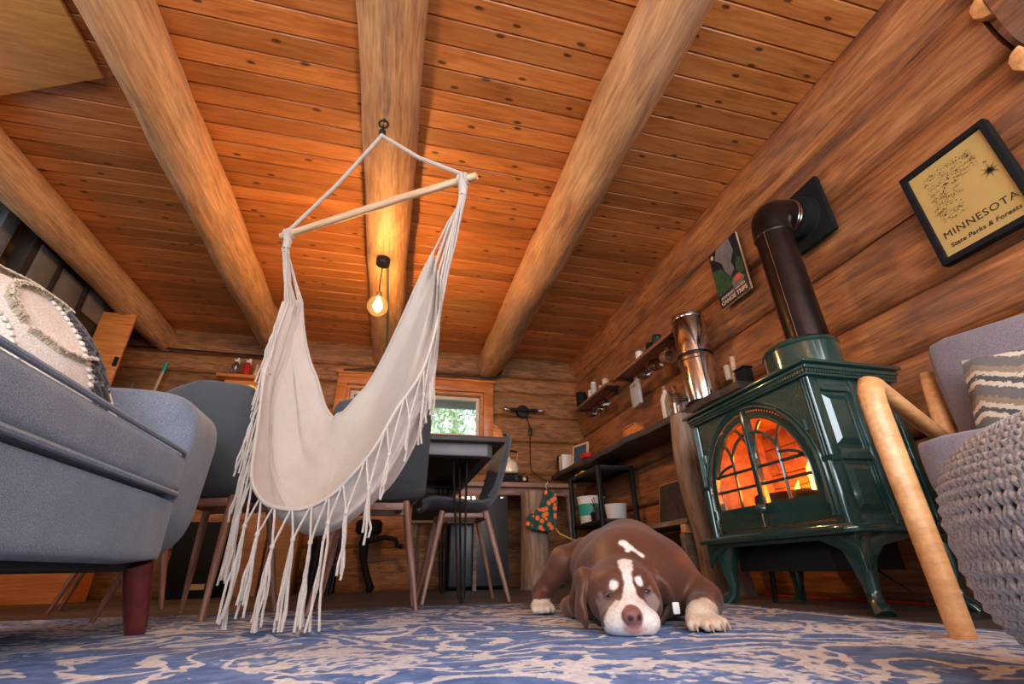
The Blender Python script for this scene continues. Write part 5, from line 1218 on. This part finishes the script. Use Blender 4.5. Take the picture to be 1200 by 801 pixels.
# dark cabinet with pale panels on the left wall and its open door
wc = thing('wall_cabinet', 'dark glazed wall cabinet with taupe panels on the left wall', 'cabinet', (-2.62, 3.9, 1.3))
M['dark'] = plain('dark_brown_stain', (.030,.021,.017,1), .5, noise_amt=.3, scale=10); M['taupe'] = plain('taupe_panel', (.17,.14,.115,1), .6, noise_amt=.15, scale=8)
G().box(-2.70, -2.60, 3.36, 4.66, 1.25, 2.42).build('case', M['dark'], wc, bevel=.005)
for y0, y1, z0, z1 in ((3.42, 3.62, 2.02, 2.32), (3.66, 3.96, 2.0, 2.30), (3.42, 3.62, 1.55, 1.92), (4.02, 4.36, 2.12, 2.34)): G().box(-2.60, -2.588, y0, y1, z0, z1).build('panel', M['taupe'], wc, bevel=.003)
for y in (3.64, 3.99, 4.38): G().box(-2.60, -2.575, y-.02, y+.02, 1.27, 2.4).build('stile', M['dark'], wc, bevel=.003)
G().box(-2.6, -2.575, 3.4, 4.64, 1.95, 1.985).build('rail', M['walnut'], wc, bevel=.003)
cdp = G().box(-2.585, -2.33, 4.28, 4.303, 1.35, 2.25).build('open_door', M['fir'], wc, bevel=.003)
G().box(-2.36, -2.335, 4.26, 4.28, 1.75, 1.83).build('pull', M['black'], cdp)
# cloth bundle behind the left chair
bl = thing('folded_blanket', 'blue white and yellow blanket draped behind the left dining chair', 'blanket', (-.68, 2.38, .5))
M['bluecl'] = fabric('lavender_blue_cloth', (.16,.18,.34,1), (.28,.30,.48,1), scale=200); M['yelcl'] = fabric('yellow_cloth', (.55,.34,.04,1), (.7,.46,.08,1), scale=200)
def cloth(nm, x0, x1, zt, mat, dy):
    g = G().grid(lambda u, v: (x0+(x1-x0)*u, 2.36+dy+.05*math.cos(PI*min(1, v*2))+.012*math.sin(u*9+v*5), zt-.06*(2*u-1)**2-.0-(.42*max(0, v-.25)+.05*math.cos(PI*min(1, v*2))*-.0)), 16, 20)
    o = g.build(nm, mat, bl, angle=80); md = o.modifiers.new('t', 'SOLIDIFY'); md.thickness = .012
cloth('white_fold', -.82, -.70, .985, M['boho'], .0); cloth('yellow_fold', -.735, -.655, .975, M['yelcl'], -.03); cloth('blue_fold', -.70, -.585, .955, M['bluecl'], .01)

# cords on the floor behind the stove
o = G().tube([(1.95, 1.2, .006), (1.99, 1.6, .006), (2.0, 2.0, .006), (1.99, 2.4, .006)], .005, 6).build('extension_cord', M['red']); tag(o, 'thin red cord on the floor along the right wall behind the stove', 'cord')
o = G().tube([(1.86, 1.62, .13), (1.90, 1.55, .06), (1.93, 1.5, .01), (1.95, 1.42, .006), (1.96, 1.2, .006)], .004, 6).build('blower_cord', M['black']); tag(o, 'thin black cord hanging from the stove underside to the floor', 'cord')
o = G().tube([(1.70, 1.99, .125), (1.702, 2.0, .06), (1.698, 2.01, .0)], .011, 8).build('air_pipe', M['pipe']); tag(o, 'short brown pipe standing under the stove near the far legs', 'pipe')

# ------------------------------------------------------------------ armchair
AO = Vector((1.17, .87, 0)); FD = Vector((-.935, -.355, 0)).normalized(); WD = Vector((-FD.y, FD.x, 0))
if WD.y > 0: WD = -WD
def A3(b, w, z): return AO-FD*b+WD*w+Vector((0, 0, z))       # b = metres back from the front, w = towards the camera
ac = thing('armchair', 'armchair with honey oak frame and plum grey cushions by the stove', 'armchair', tuple(A3(.3, .32, 0)))
for w in (0.0, .66):
    P = [A3(.0, w, RZ), A3(.0, w, .2), A3(-.005, w, .40), A3(-.004, w, .50), A3(.004, w, .54), A3(.022, w, .562), A3(.05, w, .567), A3(.085, w, .560), A3(.25, w, .528), A3(.53, w, .475)]
    G().tube(P, [.027, .030, .032, .032, .032, .0315, .031, .030, .028, .026], 16, flat=.8).build('front_leg_and_arm', M['oak'], ac, angle=80)
    G().tube([A3(.62, w, RZ), A3(.56, w, .3), A3(.53, w, .47), A3(.60, w, .72)], [.024, .028, .028, .02], 14).build('back_upright', M['oak'], ac)
G().tube([A3(.32, .0, .29), A3(.32, .66, .29)], .018, 10).build('front_rail', M['oak'], ac)
def cushion_box(nm, b0, b1, w0, w1, z0, z1, tilt, mat, r=.035):
    g = G(); o_ = A3(b0, w0, z0); X_ = -FD; 
    g.M = Matrix(((X_.x, WD.x, 0, o_.x), (X_.y, WD.y, 0, o_.y), (0, 0, 1, o_.z), (0, 0, 0, 1))) @ Matrix.Rotation(tilt, 4, 'Y')
    rbox(g, 0, b1-b0, 0, w1-w0, 0, z1-z0, r, .008, n=10); return g.build(nm, mat, ac, angle=60)
cushion_box('seat_cushion', -.01, .56, .038, .622, .275, .415, .03, M['armfab'])
cushion_box('back_cushion', .44, .56, .045, .615, .40, .80, .13, M['armfab'])
# zigzag pillow on the armchair
def zig_mat():
    mt, nt, b = nmat('zigzag_weave'); L = nt.links
    tc = N(nt, 'ShaderNodeTexCoord'); sp = N(nt, 'ShaderNodeSeparateXYZ'); L.new(tc.outputs['Generated'], sp.inputs[0])
    def mth(op, a, bb=None):
        n = N(nt, 'ShaderNodeMath', operation=op)
        for i, v in enumerate((a, bb)):
            if v is None: continue
            if isinstance(v, (int, float)): n.inputs[i].default_value = v
            else: L.new(v, n.inputs[i])
        return n.outputs[0]
    no = N(nt, 'ShaderNodeTexNoise'); no.inputs['Scale'].default_value = 45; L.new(tc.outputs['Generated'], no.inputs['Vector'])
    tri = mth('PINGPONG', mth('MULTIPLY', sp.outputs[1], 2.2), .5)
    ph = mth('ADD', mth('ADD', mth('MULTIPLY', sp.outputs[2], 3.2), tri), mth('MULTIPLY', no.outputs[0], .22))
    fr_ = mth('FRACT', ph)
    cr = N(nt, 'ShaderNodeValToRGB'); cr.color_ramp.interpolation = 'CONSTANT'; e = cr.color_ramp.elements; e[0].color = (.13,.125,.125,1); e[1].position = .34; e[1].color = (.56,.49,.40,1)
    for p, c in ((.5, (.075,.08,.085,1)), (.66, (.52,.45,.36,1)), (.8, (.25,.19,.13,1))): x = e.new(p); x.color = c
    L.new(fr_, cr.inputs[0]); L.new(cr.outputs[0], b.inputs['Base Color']); b.inputs['Roughness'].default_value = .95
    bp = N(nt, 'ShaderNodeBump'); bp.inputs['Strength'].default_value = .6; bp.inputs['Distance'].default_value = .003; n2 = N(nt, 'ShaderNodeTexNoise'); n2.inputs['Scale'].default_value = 160; L.new(tc.outputs['Object'], n2.inputs['Vector']); L.new(n2.outputs[0], bp.inputs['Height']); L.new(bp.outputs[0], b.inputs['Normal'])
    return mt
g = G(); o_ = A3(.345, .335, .525)
g.M = Matrix(((-FD.x, WD.x, 0, o_.x), (-FD.y, WD.y, 0, o_.y), (0, 0, 1, o_.z), (0, 0, 0, 1))) @ Matrix.Rotation(.25, 4, 'Y') @ Matrix.Rotation(-.12, 4, 'X')
def pil(a, b, s_):
    e = max(0, (1-a*a))**.5*max(0, (1-b*b))**.5; return (-s_*.06*e, a*.22, b*.125)
for s_ in (1, -1): g.grid(lambda u, v, s_=s_: pil(u*2-1, v*2-1, s_), 22, 22)
o = g.build('zigzag_pillow', zig_mat(), angle=80); tag(o, 'grey and cream zigzag pillow leaning on the armchair back', 'pillow')

# ------------------------------------------------------------------ knitted pouf
pcx, pcy, pa, ph_ = .885, .315, .245, .155
pu = thing('knitted_pouf', 'chunky grey knitted pouf in the front right corner', 'pouf', (pcx, pcy, RZ))
def pw(c, e): return math.copysign(abs(c)**e, c)
def pp(th, la, off=0):
    c, s = max(0, math.cos(la))**.7, pw(math.sin(la), .7)
    return Vector((pcx+(pa+off)*c*math.cos(th), pcy+(pa+off)*c*math.sin(th), RZ+ph_+.004+(ph_+off)*s))
G().grid(lambda u, v: tuple(pp(2*PI*u, -PI/2+PI*v, -.008)), 48, 26, closeu=True).build('inner_cover', M['knit'], pu)
g = G(); rows = 37; 
for i in range(rows):
    la0 = -1.45+2.9*i/(rows-1); c = max(.12, math.cos(la0)**.7); ncol = max(10, int(2*PI*pa*c/.0150)); dl = 2.9/(rows-1)
    for j in range(ncol):
        th = 2*PI*(j+.0)/ncol; dth = 2*PI/ncol
        for s_ in (-1, 1):
            a = pp(th+s_*dth*.04, la0-dl*.62, .002); b = pp(th+s_*dth*.30, la0+dl*.05, .005); d = pp(th+s_*dth*.46, la0+dl*.66, .0025)
            g.tube([a, b, d], [.0028, .0050, .0028], 5, cap=False)
k_ = g.build('knit_stitches', M['knit'], pu, angle=90, weld=False); k_['kind'] = 'stuff'
# ------------------------------------------------------------------ dog
def sdf_dog():
    h = .0048; lo = np.array([.36, 1.06, RZ-.01]); hi = np.array([1.22, 2.36, .36])
    n = np.ceil((hi-lo)/h).astype(int)
    ax = [lo[i]+h*np.arange(n[i]) for i in range(3)]
    F = np.full(n, 1.0)
    def region(c0, c1):
        s = []
        for i in range(3):
            a = max(0, int((c0[i]-lo[i])/h)-1); b = min(n[i], int((c1[i]-lo[i])/h)+2); s.append(slice(a, b))
        return tuple(s)
    def smin(a, b, k):
        t = np.clip(.5+.5*(b-a)/k, 0, 1); return b*(1-t)+a*t-k*t*(1-t)
    def put(c0, c1, fn, k):
        m = .09; s = region([c-m for c in c0], [c+m for c in c1])
        X = ax[0][s[0]][:, None, None]; Y = ax[1][s[1]][None, :, None]; Z = ax[2][s[2]][None, None, :]
        F[s] = smin(F[s], fn(X, Y, Z), k)
    def ell(c, r, k=.03, rz=0., rx=0., ry=0.):
        Mx = np.array((Matrix.Rotation(rz, 3, 'Z') @ Matrix.Rotation(ry, 3, 'Y') @ Matrix.Rotation(rx, 3, 'X')).transposed())
        R_ = max(r)
        def fn(X, Y, Z):
            dx, dy, dz = X-c[0], Y-c[1], Z-c[2]
            q = [Mx[i][0]*dx+Mx[i][1]*dy+Mx[i][2]*dz for i in range(3)]
            k0 = np.sqrt(sum((q[i]/r[i])**2 for i in range(3))); k1 = np.sqrt(sum((q[i]/r[i]**2)**2 for i in range(3)))
            return k0*(k0-1)/np.maximum(k1, 1e-6)
        put([c[i]-R_ for i in range(3)], [c[i]+R_ for i in range(3)], fn, k)
    def cap(a, b, ra, rb, k=.03):
        a = np.array(a); b = np.array(b); d = b-a; L2 = d@d; R_ = max(ra, rb)
        def fn(X, Y, Z):
            t = np.clip(((X-a[0])*d[0]+(Y-a[1])*d[1]+(Z-a[2])*d[2])/L2, 0, 1)
            return np.sqrt((X-a[0]-t*d[0])**2+(Y-a[1]-t*d[1])**2+(Z-a[2]-t*d[2])**2)-(ra+(rb-ra)*t)
        put(np.minimum(a, b)-R_, np.maximum(a, b)+R_, fn, k)
    # trunk: deep chest, loin, rump
    ell((.775, 1.52, .125), (.175, .20, .135), .06)
    ell((.815, 1.68, .150), (.175, .20, .142), .06)
    ell((.865, 1.90, .135), (.165, .22, .130), .06)
    ell((.93, 2.10, .125), (.15, .16, .115), .06)
    # withers and neck into the skull
    cap((.79, 1.56, .21), (.70, 1.43, .155), .085, .088, .06)
    cap((.72, 1.45, .13), (.645, 1.34, .10), .115, .085, .05)
    # skull, brow, cheeks, muzzle
    ell((.622, 1.310, .100), (.092, .09, .064), .03)
    ell((.617, 1.275, .095), (.082, .075, .055), .03)
    ell((.570, 1.275, .065), (.042, .06, .045), .025); ell((.668, 1.27, .063), (.042, .06, .045), .025)
    ell((.580, 1.250, .128), (.024, .026, .016), .02); ell((.646, 1.245, .128), (.024, .026, .016), .02)
    cap((.610, 1.255, .080), (.574, 1.170, .053), .046, .034, .025)
    ell((.552, 1.200, .036), (.034, .050, .032), .02); ell((.618, 1.183, .035), (.034, .050, .032), .02)
    ell((.578, 1.168, .030), (.032, .034, .022), .015)
    ell((.566, 1.138, .050), (.024, .016, .019), .008)                      # nose pad
    # ears: thick flaps folding down from the skull
    ell((.532, 1.345, .126), (.022, .035, .032), .02, ry=.4)
    ell((.515, 1.325, .085), (.012, .038, .060), .012, ry=.22, rz=-.25)
    ell((.512, 1.305, .045), (.010, .028, .036), .012, ry=-.15, rz=-.2)
    ell((.712, 1.335, .130), (.030, .035, .030), .02, ry=-.5)
    ell((.742, 1.305, .098), (.014, .040, .050), .014, ry=-.55, rz=.25)
    # foreleg at the right, stretched forward
    ell((.865, 1.50, .13), (.075, .11, .10), .04)
    cap((.875, 1.47, .11), (.905, 1.36, .065), .07, .052, .035)
    cap((.905, 1.36, .060), (.835, 1.265, .045), .050, .036, .02)
    cap((.835, 1.265, .043), (.792, 1.215, .036), .036, .036, .02)
    for q, (dx, dy) in enumerate(((-.036, .004), (-.014, -.018), (.010, -.018), (.032, -.002))):
        cap((.790+dx*.8, 1.205+dy*.3, .032), (.782+dx*1.25, 1.165+dy, .022), .0165, .0142, .004)
    # foreleg folded under at the left
    cap((.66, 1.52, .13), (.625, 1.58, .055), .075, .048, .04)
    cap((.625, 1.58, .05), (.625, 1.68, .038), .042, .034, .02); ell((.622, 1.70, .036), (.036, .040, .032), .012)
    # hind leg at the left: thigh, shank, hock, paw
    ell((.80, 1.95, .16), (.11, .13, .105), .04)
    cap((.75, 1.88, .185), (.66, 1.84, .180), .07, .052, .035)
    cap((.66, 1.84, .175), (.585, 1.90, .075), .050, .034, .02)
    cap((.585, 1.90, .07), (.565, 1.85, .040), .034, .031, .02)
    for q, (dx, dy) in enumerate(((-.03, .0), (-.010, -.012), (.012, -.012), (.032, .0))):
        cap((.563+dx*.8, 1.845, .034), (.560+dx, 1.81+dy, .024), .0165, .014, .004)
    # hind leg on the far side and tail root
    ell((1.03, 1.98, .10), (.09, .14, .09), .04); cap((.95, 2.2, .10), (1.05, 2.3, .03), .035, .018, .03)
    Z = ax[2][None, None, :]
    F = np.maximum(F, (RZ+.0005)-Z)
    # naive surface nets
    S = F < 0; c = np.zeros(tuple(n-1), int)
    sl = [slice(0, -1), slice(1, None)]
    for i in (0, 1):
        for j in (0, 1):
            for k in (0, 1): c += S[sl[i], sl[j], sl[k]]
    act = (c > 0) & (c < 8); idx = -np.ones(act.shape, int); idx[act] = np.arange(act.sum())
    ii, jj, kk = np.nonzero(act); P = np.zeros((len(ii), 3)); W = np.zeros(len(ii))
    cor = [(a, b, d) for a in (0, 1) for b in (0, 1) for d in (0, 1)]
    for a in cor:
        for b in cor:
            if a < b and sum(abs(a[q]-b[q]) for q in range(3)) == 1:
                fa = F[ii+a[0], jj+a[1], kk+a[2]]; fb = F[ii+b[0], jj+b[1], kk+b[2]]; x = (fa < 0) != (fb < 0)
                t = np.where(x, fa/np.where(x, fa-fb, 1), 0)
                for q in range(3): P[:, q] += np.where(x, a[q]+(b[q]-a[q])*t, 0)
                W += x
    P /= W[:, None]; P += np.stack([ii, jj, kk], 1); P = lo+P*h
    faces = []
    for axn in range(3):
        o1, o2 = [q for q in range(3) if q != axn]
        A = [slice(None)]*3; B = [slice(None)]*3; A[axn] = slice(0, -1); B[axn] = slice(1, None)
        e = S[tuple(A)] != S[tuple(B)]; p = np.stack(np.nonzero(e), 1)
        ok = (p[:, o1] > 0) & (p[:, o2] > 0) & (p[:, o1] < idx.shape[o1]) & (p[:, o2] < idx.shape[o2]); p = p[ok]
        def at(d1, d2):
            q = p.copy(); q[:, o1] += d1; q[:, o2] += d2; return idx[q[:, 0], q[:, 1], q[:, 2]]
        quad = np.stack([at(-1, -1), at(0, -1), at(0, 0), at(-1, 0)], 1)
        faces.append(quad[(quad >= 0).all(1)])
    return P, np.concatenate(faces)
P, FA = sdf_dog()
# smooth a little
ed = np.concatenate([FA[:, [0, 1]], FA[:, [1, 2]], FA[:, [2, 3]], FA[:, [3, 0]]]); ed = np.concatenate([ed, ed[:, ::-1]])
for it in range(5):
    s = np.zeros_like(P); cnt = np.bincount(ed[:, 0], minlength=len(P))[:, None]
    for q in range(3): s[:, q] = np.bincount(ed[:, 0], weights=P[ed[:, 1], q], minlength=len(P))
    P = P*.55+.45*s/np.maximum(cnt, 1)
dg_ = bpy.data.meshes.new('dog'); dg_.from_pydata(P.tolist(), [], FA.tolist())
bm = bmesh.new(); bm.from_mesh(dg_); bmesh.ops.recalc_face_normals(bm, faces=bm.faces); bm.to_mesh(dg_); bm.free(); dg_.shade_smooth()
# coat colours: brown with white blaze, muzzle, brow spots, neck patch and toes
def ss(x, a, b): t = np.clip((x-a)/(b-a), 0, 1); return t*t*(3-2*t)
x, y, z = P.T
jit = np.array([noise.noise(Vector((p[0]*60, p[1]*60, p[2]*60))) for p in P])*.006; jit2 = np.array([noise.noise(Vector((p[0]*9, p[1]*9, p[2]*9))) for p in P])
col = np.tile(np.array([.088, .029, .0155]), (len(P), 1))*(1+.28*jit2[:, None])
def blend(mask, c):
    global col
    col = col*(1-mask[:, None])+np.array(c)*mask[:, None]
blend(ss(jit2, .1, .45)*.35*(y > 1.4), (.15, .065, .042))                                       # lighter noise patches in the body coat
cxm = .568+(y-1.139)*.46                                                              # centre line of the face
white = (.68, .61, .56)
hw = np.interp(z, [.0, .045, .06, .078, .095, .115, .135, .15, .168], [.085, .062, .046, .030, .017, .011, .012, .019, .021])
blaze = ss(hw-np.abs(x-cxm)+jit*.7, -.003, .003)*ss(1.285+jit-y, -.004, .004)*(x > .45)*(x < .75)
muz = ss(1.190+jit*1.5-y, -.006, .006)*(np.abs(x-.58) < .085)*(z < .08)
blend(np.maximum(blaze, muz), white)
for c in ((.566, 1.217, .114), (.631, 1.206, .1185)): blend(ss(.0105+jit-np.sqrt((x-c[0])**2+(y-c[1])**2+((z-c[2])*.8)**2), -.003, .003), white)
blend(ss(.03-np.sqrt((x-.655)**2+(y-1.205)**2+(z-.07)**2)+jit*2.2, -.004, .006)*.5, (.42, .32, .28))
blend(ss(.03-np.sqrt((x-.54)**2+(y-1.225)**2+(z-.07)**2)+jit*2.2, -.004, .006)*.35, (.36, .27, .24))
nose = ss(.026+jit*.3-np.sqrt((x-.566)**2+((y-1.131)*.9)**2+(z-.050)**2), -.002, .002); blend(nose, (.20, .075, .065))
blend(ss(.014-np.sqrt(((x-.572)*.45)**2+((y-1.145))**2+((z-.026))**2)+jit*.5, -.004, .004)*.8, (.42, .15, .13))
for c in ((.555, 1.1245, .047), (.577, 1.1235, .047)): blend(ss(.0068-np.sqrt((x-c[0])**2+((y-c[1])*.7)**2+(z-c[2])**2), -.002, .002), (.015, .006, .005))
for c in ((.552, 1.2176, .090), (.643, 1.2005, .097)):
    blend(ss(.015-np.sqrt(((x-c[0])*.75)**2+(y-c[1])**2*.6+((z-c[2])*1.3)**2), -.004, .004)*.75, (.055, .022, .016))
blend(ss(1.232+jit*2-y, -.008, .012)*(x > .72)*(x < .9)*(z < .085), (.56, .44, .33))       # right paw
blend(ss(1.865+jit*2-y, -.008, .008)*(x < .63)*(y > 1.76)*(z < .055), (.60, .50, .41))       # hind paw
blend(ss(.042-np.sqrt((x-.622)**2+(y-1.70)**2+(z-.036)**2), -.006, .004)*.8, (.24, .12, .065))
# small bird shaped white patch on the neck
def patch(pts, wd):
    m = np.zeros(len(P))
    for (a, b) in zip(pts[:-1], pts[1:]):
        a = np.array(a); b = np.array(b); d = b-a; t = np.clip(((P-a)@d)/(d@d), 0, 1); m = np.maximum(m, ss(wd-np.linalg.norm(P-(a+t[:, None]*d), axis=1)*1.0+jit*.5, -.003, .003))
    return m
at_ = dg_.color_attributes.new('coat', 'FLOAT_COLOR', 'POINT')
DOGCOL = at_
# the patch sits where the back of the neck shows above the skull
CP = Vector((0, 0, .15))
tgt = []
from mathutils.bvhtree import BVHTree
bv = BVHTree.FromPolygons(P.tolist(), FA.tolist())
for d_ in ((.6682, 1.3497, .2149), (.677, 1.3326, .2027), (.7043, 1.3142, .1817), (.6551, 1.3151, .1845)):
    hit = bv.find_nearest(Vector(d_)); tgt.append(tuple(hit[0]))
blend(patch([tgt[0], tgt[1]], .0125), (.72, .64, .58)); blend(patch([tgt[1], tgt[2]], .0065), (.72, .64, .58)); blend(patch([tgt[1], tuple((Vector(tgt[1])+Vector(tgt[3]))/2)], .0065), (.72, .64, .58))
c4 = np.concatenate([np.clip(col, 0, 1), np.ones((len(P), 1))], 1).astype(np.float32); at_.data.foreach_set('color', c4.ravel())
def coat_mat():
    mt, nt, b = nmat('short_dog_coat'); L = nt.links
    a = N(nt, 'ShaderNodeVertexColor'); a.layer_name = 'coat'
    tc = N(nt, 'ShaderNodeTexCoord'); mp = N(nt, 'ShaderNodeMapping'); mp.inputs['Scale'].default_value = (1, .35, 1); L.new(tc.outputs['Object'], mp.inputs[0]); no = N(nt, 'ShaderNodeTexNoise'); no.inputs['Scale'].default_value = 190; no.inputs['Detail'].default_value = 4; L.new(mp.outputs[0], no.inputs['Vector'])
    mr = N(nt, 'ShaderNodeMapRange'); mr.inputs[1].default_value = .3; mr.inputs[2].default_value = .7; mr.inputs[3].default_value = .84; mr.inputs[4].default_value = 1.16; L.new(no.outputs[0], mr.inputs[0])
    sc = N(nt, 'ShaderNodeVectorMath', operation='SCALE'); L.new(a.outputs[0], sc.inputs[0]); L.new(mr.outputs[0], sc.inputs['Scale']); L.new(sc.outputs[0], b.inputs['Base Color'])
    b.inputs['Roughness'].default_value = .52; b.inputs['Specular IOR Level'].default_value = .35; b.inputs['Sheen Weight'].default_value = .1; b.inputs['Sheen Roughness'].default_value = .5
    bp = N(nt, 'ShaderNodeBump'); bp.inputs['Strength'].default_value = .25; bp.inputs['Distance'].default_value = .002; L.new(no.outputs[0], bp.inputs['Height']); L.new(bp.outputs[0], b.inputs['Normal'])
    return mt
dog = obj('dog', dg_, coat_mat()); tag(dog, 'brown dog with white blaze lying on the rug, head on the floor', 'dog')
M['eye'] = plain('dark_eye', (.012,.007,.005,1), .12, coat=.6); M['claw'] = plain('pale_claw', (.42,.27,.20,1), .4)
for c, rz in (((.552, 1.2176, .090), .1), ((.643, 1.2005, .097), -.6)):
    hit = bv.find_nearest(Vector(c)); p_ = hit[0]; n_ = hit[1] if hit[1].y < 0 else -hit[1]
    g = G(); g.M = Matrix.Translation(p_-n_*.0035) @ Matrix.Rotation(rz, 4, 'Z'); g.ell((0, 0, 0), (.0105, .006, .0048), 10, 6); g.build('eye', M['eye'], dog)
    g = G(); g.M = Matrix.Translation(p_-n_*.0015) @ Matrix.Rotation(rz, 4, 'Z'); g.tube([(-.0125, .003, -.002), (-.006, -.0025, .0045), (.002, -.0035, .006), (.0125, .002, .001)], .0026, 6); g.build('eyelid', plain('brown_eyelid', (.085,.032,.02,1), .6), dog)
for dx, dy in ((-.036, .004), (-.014, -.018), (.010, -.018), (.032, -.002)):
    a = Vector((.782+dx*1.25, 1.153+dy, .024)); G().tube([a, a+Vector((-.002, -.009, -.006)), a+Vector((-.003, -.014, -.013))], [.0042, .0035, .001], 6).build('claw', M['claw'], dog)
g = G(); cc = Vector((.672, 1.375, .085)); dn = Vector((-.45, -.85, .1)).normalized(); e1 = dn.cross(Vector((0, 0, 1))).normalized(); e2 = e1.cross(dn)
g.tube([cc+e1*.118*math.cos(a)+e2*.098*math.sin(a) for a in [i*2*PI/32 for i in range(32)] if (cc+e1*.118*math.cos(a)+e2*.098*math.sin(a)).z > .0], .008, 8); col_ = g.build('collar', plain('brown_collar', (.05,.02,.012,1), .6), dog)
G().box(.748, .768, 1.262, 1.268, .038, .066).build('collar_tag', M['white'], col_, bevel=.003)

for o in bpy.data.objects:
    if '_w' in o: del o['_w']
